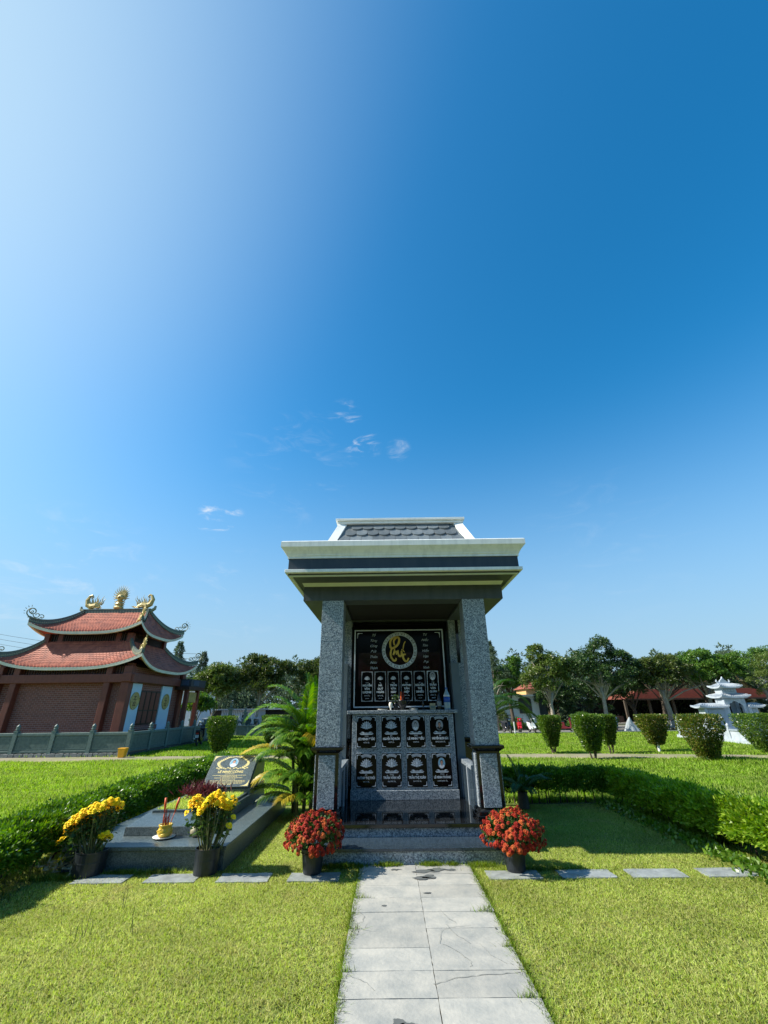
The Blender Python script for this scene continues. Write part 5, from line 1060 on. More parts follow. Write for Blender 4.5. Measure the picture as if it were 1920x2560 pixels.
# ------------------------------------------------------------------ red temple
def temple():
    cx, cy = -14.0, 22.0
    R = empty('red_temple', 'red brick temple with two upturned red tile roofs and gold dragons', 'temple', (cx, cy, 0))
    R['local'] = 1
    B = lambda m, n, mt, bev=0, parent=R, smooth=False: m.build(n, mt, parent, smooth, bev)
    m = MB(); m.box(-3.3, 3.3, -2.9, 2.9, -.05, .28); B(m, 'plinth', 'rubble')
    m = MB(); m.box(-2.82, 2.82, -2.40, 2.40, .28, 3.3); B(m, 'brick_wall', 'brick_wall')
    for y in (-2.5, 2.5):
        for x in (-2.8, -2.0, 2.0, 2.8):
            w = .18 if abs(x) > 2.5 else .13; m = MB(); m.box(x-w, x+w, y-.17*(1 if y < 0 else 1), y+.17, .28, 3.3); B(m, 'column', 'column_brown', .02)
        m = MB(); m.box(-3.15, 3.15, y-.20, y+.20, 2.62, 3.0) if False else m.box(-3.15, 3.15, y-.2, y+.2, 2.63, 2.97); B(m, 'beam', 'column_brown', .02)
    for x in (-2.85, 2.85):
        m = MB(); m.box(x-.2, x+.2, -2.75, 2.75, 2.66, 3.0); B(m, 'beam', 'column_brown', .02)
    # right-hand face: white panels, roundels and shutters
    X = 2.83
    for ya, yb in ((-2.24, -1.42), (.48, 1.52)):
        m = MB(); m.box(X, X+.07, ya, yb, .30, 2.62); o = B(m, 'white_panel', 'panel_blue_white', .005)
        yc = (ya+yb)/2; ring = MB(); M = Matrix.Rotation(math.pi/2, 4, 'Y'); ring.lathe([(.345, 0), (.355, .03), (.33, .05), (.30, .03), (.29, .02), (.001, .02)], n=36); ring.xf(Matrix.Translation((X+.068, yc, 1.92))@M); r = B(ring, 'roundel', 'gold', 0, o)
        g = MB(); 
        for dy, dz, h, w in ((0, .17, .02, .2), (0, .05, .02, .26), (-.02, .11, .13, .02), (0, -.08, .02, .22), (-.07, -.13, .12, .02), (.06, -.14, .14, .02), (0, -.19, .02, .25), (.02, .0, .1, .02)):
            g.box(X+.088, X+.098, yc+dy-w/2, yc+dy+w/2, 1.92+dz-h/2, 1.92+dz+h/2)
        B(g, 'carved_symbol', 'dark_wood', 0, r)
    m = MB(); m.box(X, X+.02, -1.40, .46, .95, 2.36); sh = B(m, 'shutter_frame', 'dark_wood')
    for i in range(4):
        a = -1.36+i*.455; m = MB(); m.box(X+.02, X+.05, a, a+.42, .98, 2.33); p = B(m, 'shutter_leaf', 'dark_wood', .004, sh)
    for i in range(4):
        a = -1.36+i*.455
        for z0, z1 in ((1.02, 1.5), (1.56, 2.28)): m = MB(); m.box(X+.05, X+.058, a+.05, a+.37, z0, z1); B(m, 'shutter_panel', 'column_brown', .004, sh)
    m = MB(); m.box(X, X+.12, -1.42, .48, .75, .93); B(m, 'sill', 'brick_wall')
    # porch at the far corner, with a lintel sign
    for (x, y) in ((3.35, 2.25), (3.35, 3.6)): m = MB(); m.box(x-.10, x+.10, y-.1, y+.1, 0, 2.5); B(m, 'porch_column', 'column_brown', .01)
    m = MB(); m.box(2.85, 3.6, 1.9, 3.9, 2.5, 2.66); B(m, 'porch_lintel', 'dark_wood')
    m = MB(); m.box(2.95, 3.62, 2.0, 3.9, 2.66, 3.02); B(m, 'porch_fascia', 'fascia_paint'); m = MB(); m.box(3.62, 3.63, 2.3, 3.0, 2.72, 2.96); m.box(3.1, 3.5, 1.985, 2.0, 2.72, 2.96); B(m, 'blue_panel', 'bike_blue')
    m = MB(); m.box(3.36, 3.40, 2.5, 3.4, 1.9, 2.4); B(m, 'gold_carving', 'gold')
    # lattice under the eaves
    for (hx, hy, z0, z1) in ((2.78, 2.42, 2.98, 3.42), (1.95, 1.55, 4.42, 4.86)):
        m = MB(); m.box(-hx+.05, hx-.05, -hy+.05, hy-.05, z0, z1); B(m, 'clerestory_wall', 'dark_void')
        st = MB(); st.box(-.018, .018, -.018, .018, 0, z1-z0); me = st.mesh('lattice_bar', 'dark_wood')
        lm = MB()
        for i in range(int(hx*2/.11)): x = -hx+.06+i*.11; [lm.box(x-.018, x+.018, s_*hy-.018, s_*hy+.018, z0, z1) for s_ in (-1, 1)]
        for i in range(int(hy*2/.11)): y = -hy+.06+i*.11; [lm.box(s_*hx-.018, s_*hx+.018, y-.018, y+.018, z0, z1) for s_ in (-1, 1)]
        stuff(B(lm, 'lattice', 'dark_wood'))
        for sx in (-1, 1):
            for sy in (-1, 1): m = MB(); m.box(sx*hx-.12, sx*hx+.12, sy*hy-.12, sy*hy+.12, z0-.02, z1); B(m, 'corner_post', 'column_brown')
        for x in (-hx*.7, hx*.7): m = MB(); m.box(x-.11, x+.11, -hy-.04, -hy+.1, z0, z1); B(m, 'clerestory_post', 'column_brown')
    # curved roofs
    def roof(Ew, Ed, Tw, Td, ze, zt, lift, rows, tilew, tag_, band=.10):
        def S(side, s, t):
            """side 0 front,1 right,2 back,3 left; s in [-1,1] along eave; t 0 top..1 eave"""
            c = abs(s)**3.2; ext = .10*c
            if side in (0, 2): X_ = s*(Tw+(Ew+ext-Tw)*t); Y_ = -(Td+(Ed+ext-Td)*t)
            else: X_ = (Tw+(Ew+ext-Tw)*t); Y_ = s*(Td+(Ed+ext-Td)*t)
            z = zt-(zt-ze)*(1-(1-min(t, 1))**1.55)+lift*c*t**1.8
            if side == 2: Y_ = -Y_
            if side == 3: X_ = -X_
            return Vector((X_, Y_, z))
        g = MB()
        for side in range(4):
            b = len(g.v); NS, NT = 24, 8
            for j in range(NT+1):
                for i in range(NS+1): g.v.append(tuple(S(side, -1+2*i/NS, j/NT)-Vector((0, 0, .03))))
            for j in range(NT):
                for i in range(NS): g.f.append((b+j*(NS+1)+i, b+(j+1)*(NS+1)+i, b+(j+1)*(NS+1)+i+1, b+j*(NS+1)+i+1)); g.m.append(0)
        B(g, 'roof_deck', 'temple_tile', smooth=True)
        for side in range(4):
            V = []; F = []
            for r in range(rows):
                t1 = 1-(r)/rows; t0 = 1-(r+1.25)/rows; t0 = max(t0, 0); L = (S(side, 1, t1)-S(side, -1, t1)).length; n = max(3, int(L/tilew))
                for i in range(n):
                    sa = -1+2*(i+.06+(.0 if r % 2 else 0))/n; sb = -1+2*(i+.94)/n; sm = (sa+sb)/2
                    up = Vector((0, 0, .030)); lo = Vector((0, 0, .004))
                    p = [S(side, sa, t0)+lo, S(side, sb, t0)+lo, S(side, sb, t1-.18/rows)+up, S(side, sm, t1+.06/rows)+up*1.15, S(side, sa, t1-.18/rows)+up]
                    q = [p[2]-up, p[3]-up, p[4]-up]; b = len(V); V += [tuple(v) for v in p+q]
                    F += [(b, b+4, b+3, b+2, b+1), (b+4, b+7, b+6, b+3), (b+3, b+6, b+5, b+2)]
            m = MB(); m.v = V; m.f = F; m.m = [0]*len(F); stuff(B(m, 'roof_tiles', 'temple_tile'))
        # white eave board that follows the curve
        for side in range(4):
            NS = 28; m = MB()
            for i in range(NS+1):
                s_ = -1+2*i/NS; p = S(side, s_, 1); c = S(side, s_, .93); inn = Vector((c.x-p.x, c.y-p.y, 0)); hgt = band*(1+.25*abs(s_)**4)
                for v in (p+Vector((0, 0, .015)), p+inn*.05-Vector((0, 0, hgt)), p+inn*1.0-Vector((0, 0, hgt+.01)), p+inn*1.0+Vector((0, 0, -.03))): m.v.append(tuple(v))
            for i in range(NS):
                for k in range(3): m.f.append((4*i+k, 4*i+k+1, 4*i+4+k+1, 4*i+4+k)[::-1]); m.m.append(0)
            B(m, 'eave_board', 'eave_white', smooth=False)
        # hip ridges with carved sides and scroll ends
        for (sx, sy) in ((-1, -1), (1, -1), (1, 1), (-1, 1)):
            pts = []
            for j in range(13):
                t = j/12; q = S(0, sx, t) if sy < 0 else S(2, sx, t); pts.append(q+Vector((0, 0, .0+.03*t**2)))
            m = MB(); dirx = Vector((sx, sy, 0)).normalized(); sd = Vector((-dirx.y, dirx.x, 0))
            for i, p in enumerate(pts):
                h = .19+.05*i/12
                for v in (p-sd*.055, p-sd*.045+Vector((0, 0, h)), p+sd*.045+Vector((0, 0, h)), p+sd*.055): m.v.append(tuple(v))
            for i in range(12):
                for k in range(4): m.f.append((4*i+k, 4*i+(k+1) % 4, 4*i+4+(k+1) % 4, 4*i+4+k)); m.m.append(0)
            m.f += [(0, 1, 2, 3), (51, 50, 49, 48)]; m.m += [0, 0]; hp = B(m, 'hip_ridge', 'ridge_green')
            m = MB()
            for i in range(26):
                u = (i+.5)/26*12; k = int(u); p = pts[k].lerp(pts[min(k+1, 12)], u-k)+Vector((0, 0, .08))
                for s_ in (-1, 1): m.add([tuple(p+sd*s_*.062+dirx*a+Vector((0, 0, b_))) for a, b_ in ((-.05, -.035), (.0, .045), (.05, -.035))], [(0, 1, 2)])
            m.build('carved_band', 'ridge_carving', hp)
            # filigree scroll
            e = pts[-1]+Vector((0, 0, .20)); m = MB()
            def spiral(c, r0, r1, turns, a0, rad, fl=1):
                P = []
                for i in range(22):
                    u = i/21; a = a0+fl*turns*2*math.pi*u; r = r0+(r1-r0)*u; P.append(c+dirx*(r*math.cos(a))+Vector((0, 0, r*math.sin(a))))
                m.tube(P, rad, 5, cap=False)
            spiral(e+dirx*-.04+Vector((0, 0, .24)), .24, .04, 1.35, -1.7, .026); spiral(e+dirx*-.24+Vector((0, 0, .12)), .14, .03, 1.1, 0, .020, -1)
            spiral(e+dirx*-.44+Vector((0, 0, .05)), .12, .02, 1.0, .5, .018); spiral(e+dirx*-.02+Vector((0, 0, .26)), .12, .02, 1.0, 1.2, .02, -1); m.tube([e+dirx*.08, e+dirx*-.1+Vector((0, 0, -.02)), e+dirx*-.3+Vector((0, 0, -.05)), e+dirx*-.5+Vector((0, 0, .06))], [.03, .028, .022, .008], 5)
            for k in range(5): a = k*.45-.4; q = e+Vector((0, 0, .24))+dirx*.24*math.cos(a)+Vector((0, 0, .24*math.sin(a))); m.tube([q, q+dirx*.07*math.cos(a)+Vector((0, 0, .07*math.sin(a)+.02))], [.02, .004], 4)
            m.build('scroll_finial', 'gold' if (sx, sy) == (1, -1) else 'ridge_carving', hp)
            if (sx, sy) == (1, -1):       # gold phoenix on the near corner
                m = MB()
                for k in range(12): q = e+dirx*(-.05-.055*k)+Vector((0, 0, -.06-.012*k+.04*math.sin(k))); m.lathe([(.001, -.06), (.05, -.02), (.055, .04), (.001, .12)], tuple(q), 7)
                m.tube([e+dirx*-.05, e+Vector((0, 0, .25)), e+dirx*.06+Vector((0, 0, .48))], [.06, .045, .008], 6); m.build('gold_phoenix', 'gold', hp)
        return S
    roof(3.3, 2.8, 2.0, 1.6, 3.24, 4.50, .55, 15, .155, 'l')
    roof(2.55, 2.1, 1.66, .12, 4.86, 6.12, .46, 17, .145, 'u')
    # main ridge
    m = MB(); m.box(-1.62, 1.62, -.10, .10, 6.08, 6.30); rd = B(m, 'main_ridge', 'ridge_green', .01)
    m = MB()
    for s_ in (-1, 1): m.tube([(s_*1.55, 0, 6.2), (s_*1.75, 0, 6.22), (s_*1.92, 0, 6.34), (s_*1.95, 0, 6.48)], [.11, .10, .08, .05], 8)
    m.box(-1.75, 1.75, -.12, .12, 6.30, 6.335); m.build('ridge_cap', 'ridge_carving', rd)
    m = MB()
    for i in range(22): x = -1.55+i*.148; m.add([(x-.05, -.104, 6.13), (x, -.104, 6.26), (x+.05, -.104, 6.13)], [(0, 2, 1)])
    m.build('carved_band', 'ridge_carving', rd)
    def flame(m, p, d, L, r): 
        d = Vector(d).normalized(); n = Vector((d.z, 0, -d.x)); m.tube([p, p+d*L*.35+n*L*.08, p+d*L*.7-n*L*.06, p+d*L], [r, r*.8, r*.45, r*.08], 6)
    for s_ in (-1, 1):     # coiled dragons facing the flaming orb
        m = MB(); c = Vector((s_*1.45, 0, 6.42)); P = [c+Vector((-s_*.38, 0, .0)), c+Vector((-s_*.2, 0, .06)), c+Vector((0, 0, .02)), c+Vector((s_*.18, 0, .10)), c+Vector((s_*.24, 0, .28)), c+Vector((s_*.16, 0, .42)), c+Vector((s_*.06, 0, .46)), c+Vector((s_*.0, 0, .40)), c+Vector((s_*.05, 0, .34)), c+Vector((s_*.1, 0, .37))]
        m.tube(P, [.07, .11, .12, .10, .08, .055, .04, .032, .024, .01], 8)
        for k in range(9): a = k/8; q = c+Vector((s_*(-.42+.5*a), 0, .08+.04*math.sin(a*3))); flame(m, q, (-s_*(.5-a*.7), RNG.uniform(-.15, .15), 1), .30+.08*math.sin(k*2), .030)
        for k in range(6): q = c+Vector((-s_*(.1+.07*k), -.08, -.03)); flame(m, q, (-s_*.8, -.3, .1+RNG.uniform(-.3, .3)), .16, .03)
        m.xf(Matrix.Translation((s_*1.45, 0, 6.33))@Matrix.Diagonal((1.18, 1.1, 1.35, 1))@Matrix.Translation((-s_*1.45, 0, -6.33))); m.build('gold_dragon', 'gold', rd)
    m = MB(); m.lathe([(.16, 0), (.2, .06), (.12, .14), (.15, .22), (.11, .30), (.14, .36)], (0, 0, 6.33), 12); m.lathe([(.001, -.15), (.10, -.11), (.15, 0), (.10, .11), (.001, .15)], (0, 0, 6.83), 14)
    for k in range(15): a = -.35+k*(math.pi+.7)/14; flame(m, Vector((.13*math.cos(a), 0, 6.83+.13*math.sin(a))), (math.cos(a)*.7, 0, math.sin(a)+.35), .26+.16*math.sin(max(a, 0)), .036)
    for k in range(7): s2 = -1 if k % 2 else 1; flame(m, Vector((s2*.12, 0, 6.36+.05*k)), (s2*.8, 0, .6), .15, .035)
    m.xf(Matrix.Translation((0, 0, 6.33))@Matrix.Diagonal((1.25, 1.1, 1.22, 1))@Matrix.Translation((0, 0, -6.33))); m.build('flaming_orb', 'gold', rd)
    m = MB(); m.lathe([(.001, -.06), (.06, 0), (.001, .06)], (0, -.17, 6.94), 12); m.build('orb_eye', 'hair', rd)
temple()
def bucket():
    m = MB(); m.frus((-.10, .10, -.09, .09), (-.13, .13, -.115, .115), 0, .27); m.box(-.14, .14, -.125, .125, .27, .30); o = m.build('yellow_bucket', 'bucket_yellow', None, False, .008); o.location = (-9.62, 17.45, 0)
    tag(o, 'square yellow plastic bucket on the ground at the corner of the stone balustrade', 'bucket')
bucket()
# ------------------------------------------------------------------ motorbikes
def scooter(x, y, rz, col, label, rear=False):
    R = empty('motorbike', label, 'motorbike', (x, y, 0), rz, 'motorbikes parked on the lawns'); R['local'] = 1
    # built along +x forward, 1.35 long
    for dx in (-.45, .47):
        m = MB(); pts = [(dx+.165*math.cos(a), 0, .20+.165*math.sin(a)) for a in [2*math.pi*i/18 for i in range(19)]]; m.tube(pts, .038, 7, cap=False); w = m.build('tyre', 'rubber', R, smooth=True)
        m = MB(); m.lathe([(.05, -.03), (.13, -.012), (.13, .012), (.05, .03)], n=14); m.xf(Matrix.Translation((dx, 0, .20))@Matrix.Rotation(math.pi/2, 4, 'X')); m.build('rim', 'chrome', w)
    m = MB(); m.prism_xz([(-.52, .40), (-.62, .62), (-.30, .60), (.02, .56), (.05, .34), (.30, .27), (.36, .36), (.30, .74), (.37, .78), (.47, .46), (.42, .22), (.05, .18), (-.20, .20)][::-1], -.105, .105); m.build('body', col, R, bev=.03)
    m = MB(); m.prism_xz([(-.60, .62), (-.58, .68), (-.25, .66), (.03, .62), (.06, .57), (-.3, .59)][::-1], -.11, .11); m.build('seat', 'rubber', R, bev=.02)
    m = MB(); m.prism_xz([(.30, .72), (.36, .84), (.45, .80), (.43, .66)][::-1], -.12, .12); m.build('front_cowl', col, R, bev=.02)
    m = MB(); m.lathe([(.05, 0), (.045, .03), (.001, .04)], n=12); m.xf(Matrix.Translation((.445, 0, .74))@Matrix.Rotation(math.pi/2, 4, 'Y')); m.build('headlight', 'chrome', R)
    m = MB(); m.tube([(.30, -.26, .82), (.34, -.08, .84), (.34, .08, .84), (.30, .26, .82)], .014, 6); m.build('handlebar', 'rubber', R)
    for s_ in (-1, 1): m = MB(); m.tube([(.32, s_*.2, .83), (.30, s_*.25, .95)], .006, 5); m.lathe([(.001, -.01), (.045, 0), (.001, .01)], (.29, s_*.26, .98), 10); m.build('mirror', 'rubber', R)
    m = MB(); m.tube([(.38, 0, .70), (.47, 0, .20)], .025, 6); m.prism_xz([(.28, .34), (.40, .42), (.56, .41), (.66, .30), (.64, .28), (.55, .36), (.40, .36)][::-1], -.06, .06); m.build('front_fork', col, R)
    m = MB(); m.box(-.66, -.62, -.06, .06, .50, .56); m.build('tail_light', 'tail_red', R)
    m = MB(); m.box(-.675, -.665, -.07, .07, .36, .47); pl = m.build('licence_plate', 'plate_white', R)
    g = MB()
    for z in (.43, .385):
        for k in range(4): g.box(-.678, -.6755, -.055+k*.03, -.037+k*.03, z, z+.028)
    g.build('plate_characters', 'ink', pl)
    m = MB(); m.tube([(-.1, .13, .22), (-.35, .13, .24), (-.62, .13, .30)], [.02, .035, .04], 7); m.build('exhaust', 'chrome', R, smooth=True)
    m = MB(); m.tube([(-.05, 0, .2), (-.1, -.16, .0)], .012, 5); m.build('side_stand', 'rubber', R)
    return R
D_ = math.radians
scooter(-9.02, 22.8, D_(100), 'bike_black', 'black and red motorbike seen from behind at the side of the temple balustrade')
scooter(-9.35, 22.6, D_(112), 'bike_maroon', 'dark motorbike with a white plate standing against the temple balustrade') if False else None
scooter(7.45, 29.9, D_(-80), 'bike_black', 'black motorbike with a silver front, first to the right of the pillar')
scooter(8.30, 30.0, D_(-100), 'bike_red', 'bright red motorbike facing the lawn between the black and the white ones')
scooter(9.02, 29.9, D_(-88), 'bike_white', 'white motorbike beside the slim clipped shrub')
scooter(11.2, 30.2, D_(-20), 'bike_maroon', 'dark maroon motorbike seen from the side between two clipped shrubs')
scooter(14.35, 30.0, D_(-110), 'bike_blue', 'dark blue motorbike left of the tarpaulin-covered one')
scooter(17.75, 29.9, D_(-140), 'bike_grey', 'grey motorbike half hidden behind the clipped shrub with a whitewashed trunk')
def tarp():
    rng = np.random.default_rng(4); mb = MB(); n = 22; K = 9
    for j in range(K):
        t = j/(K-1)
        for i in range(n):
            a = 2*math.pi*i/n; r = (.06+.94*(1-t)**1.1); fold = 1+.13*math.sin(i*2.7+1)*(1-t)+.05*math.sin(i*5.1)
            mb.v.append((.10+.48*r*math.cos(a)*fold+.02*math.sin(t*8), .34*r*math.sin(a)*fold, .84*t**.9+.02*math.sin(a*3)*(t < .9)))
    for j in range(K-1):
        for i in range(n): mb.f.append((j*n+i, j*n+(i+1) % n, (j+1)*n+(i+1) % n, (j+1)*n+i)); mb.m.append(0)
    mb.f.append(tuple(range((K-1)*n, K*n))); mb.m.append(0)
    o = mb.build('covered_motorbike', 'tarp', None, False); o.location = (15.15, 29.9, -.01); tag(o, 'motorbike under a blue-grey tarpaulin peaked like a tent', 'covered motorbike')
tarp()
def posts():
    for x, y, lean, h, lb in ((7.70, 29.0, 0, .66, 'thin white post beside the black motorbike'), (11.35, 27.2, .02, .88, 'thin white post by the maroon motorbike and the twiggy-based shrub')):
        m = MB(); m.box(-.03, .03, -.03, .03, -.03, h); o = m.build('white_post', 'white_paint', None, False, .006); o.location = (x, y, 0); o.rotation_euler = (0, lean, 0); tag(o, lb, 'post')
    m = MB(); m.tube([(0, 0, -.03), (0, 0, .30)], .045, 9); o = m.build('whitewashed_stump', 'white_paint'); o.location = (9.58, 17.2, 0); tag(o, 'whitewashed stump at the foot of the clipped shrub', 'stump')
posts()
# ------------------------------------------------------------------ buildings behind
def buildings():
    R = empty('white_house', 'small white house with an arched window behind the parked motorbikes', 'house', (9.9, 36, 0))
    m = MB(); m.box(7.6, 11.65, 36.0, 39, -.05, 2.22); part(m, 'wall', 'house_wall', R)
    m = MB(); m.box(7.4, 11.85, 35.85, 39.1, 2.22, 2.34); part(m, 'roof_slab', 'white_paint', R)
    m = MB(); m.prism_xz([(10.12, 1.05), (11.05, 1.05), (11.05, 2.0)]+[(10.585+.465*math.cos(a), 2.0+.16*math.sin(a)) for a in [math.pi*i/8 for i in range(1, 8)]]+[(10.12, 2.0)], 35.97, 36.01); w = part(m, 'window', 'glass_dark', R)
    for xa, xb, za, zb in ((10.10, 10.15, 1.03, 2.02), (11.02, 11.07, 1.03, 2.02), (10.56, 10.61, 1.05, 1.98), (10.12, 11.05, 1.02, 1.06), (10.12, 11.05, 1.94, 1.98)): m = MB(); m.box(xa, xb, 35.94, 35.975, za, zb); m.build('window_bar', 'bark_dark', w)
    m = MB(); m.box(8.5, 8.54, 35.97, 36.0, .1, 1.3); m.box(9.4, 9.44, 35.97, 36.0, .1, 1.3); m.box(8.5, 9.44, 35.97, 36.0, .9, .94); part(m, 'trellis', 'bark_dark', R)
    R = empty('blue_annex', 'shaded blue-grey annex right of the white house', 'building', (12.1, 37, 0)); m = MB(); m.box(11.75, 12.5, 36.6, 39, 0, 2.1); part(m, 'wall', 'grey_wall', R)
    R = empty('yellow_house', 'orange-yellow house glimpsed between the trunks of the yellow-green tree', 'house', (12.4, 40, 0)); m = MB(); m.box(12.0, 14.6, 40, 43, 0, 2.9); part(m, 'wall', 'house_yellow', R); m = MB(); m.frus((11.8, 14.8, 39.6, 43.4), (12.6, 14.0, 41.2, 41.8), 2.9, 3.5); part(m, 'roof', 'hall_tile', R)
    # open hall with a low red roof
    R = empty('open_hall', 'long dark open hall under a low red tiled roof behind the right-hand trees', 'hall', (26, 42, 0))
    V = [(20.6, 40.5, 2.0), (36, 40.5, 2.0), (36, 47, 2.0), (20.6, 47, 2.0), (23.6, 43.5, 2.85), (34, 43.5, 2.85)]
    m = MB(); m.add(V, [(0, 1, 5, 4), (1, 2, 5), (2, 3, 4, 5), (3, 0, 4), (3, 2, 1, 0)]); part(m, 'roof', 'hall_tile', R)
    m = MB(); rows = 14
    for j in range(rows):
        t = j/rows; y = 40.48+3*t; z = 2.03+.85*t; x0 = 20.7+3*t; x1 = 35.9-1.9*t; m.box(x0, x1, y, y+.10, z-.02, z+.03)
    o = part(m, 'tile_courses', 'hall_tile', R); stuff(o)
    m = MB(); m.box(20.7, 35.9, 40.46, 40.56, 1.9, 2.0); part(m, 'gutter_board', 'dark_wood', R)
    for i in range(8): m = MB(); x = 20.8+i*2.1; m.box(x-.09, x+.09, 40.8, 40.98, 0, 2.0); part(m, 'column', 'bark_dark', R)
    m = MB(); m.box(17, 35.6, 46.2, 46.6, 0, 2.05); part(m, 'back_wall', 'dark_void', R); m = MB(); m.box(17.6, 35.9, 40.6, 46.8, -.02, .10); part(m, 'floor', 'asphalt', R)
    for i in range(6): m = MB(); x = 20+i*2.6; m.box(x, x+1.2, 42.5, 43.3, .1, .62); part(m, 'bench', 'dark_wood', R)
    R = empty('yellow_roofed_building', 'building with a yellow tiled gable showing above the white marble shrine', 'building', (32, 46, 0))
    m = MB(); m.box(27.5, 37, 46.8, 52, 0, 3.6); part(m, 'wall', 'house_yellow', R); m = MB(); m.add([(27, 46.4, 3.6), (37.6, 46.4, 3.6), (37.6, 52.4, 3.6), (27, 52.4, 3.6), (29.5, 49.4, 5.0), (35, 49.4, 5.0)], [(0, 1, 5, 4), (1, 2, 5), (2, 3, 4, 5), (3, 0, 4), (3, 2, 1, 0)]); part(m, 'roof', 'house_yellow', R)
    # left side
    R = empty('pale_shed', 'pale grey shed right of the temple porch', 'shed', (-14.9, 35, 0)); m = MB(); m.box(-16.4, -14.1, 34.5, 37.5, 0, 2.75); part(m, 'wall', 'house_wall', R); m = MB(); m.box(-16.5, -14.0, 34.35, 37.6, 2.75, 2.84); part(m, 'roof_sheet', 'corrugated', R)
    m = MB(); m.box(-16.0, -15.1, 34.46, 34.5, 0, 1.9); part(m, 'door', 'bike_black', R); m = MB(); m.box(-14.75, -14.70, 34.44, 34.5, 1.9, 2.75); part(m, 'downpipe', 'corrugated', R)
    R = empty('striped_shed', 'low shed clad in white and grey stripes behind the green stone tombs', 'shed', (-12, 37.2, 0)); m = MB(); m.box(-13.3, -10.5, 37.2, 40, 0, 1.50); part(m, 'wall', 'corrugated', R)
    me = MB(); me.box(-.035, .035, -.03, 0, 0, 1.48); me = me.mesh('cladding_rib', 'white_paint')
    for i in range(20): link('cladding_rib', me, R, (-13.2+i*.14+12, -.0, .02))
    for x in (-12.4, -11.4): m = MB(); m.box(x-.22, x+.22, 37.15, 37.19, .75, 1.15); part(m, 'window', 'glass_dark', R)
    m = MB(); m.box(-13.5, -10.3, 36.9, 40.1, 1.5, 1.58); part(m, 'roof_sheet', 'corrugated', R)
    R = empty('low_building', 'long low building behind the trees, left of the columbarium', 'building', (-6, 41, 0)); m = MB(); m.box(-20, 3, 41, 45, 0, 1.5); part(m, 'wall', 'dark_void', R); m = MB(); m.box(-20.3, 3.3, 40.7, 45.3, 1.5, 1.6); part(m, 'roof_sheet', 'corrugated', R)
buildings()
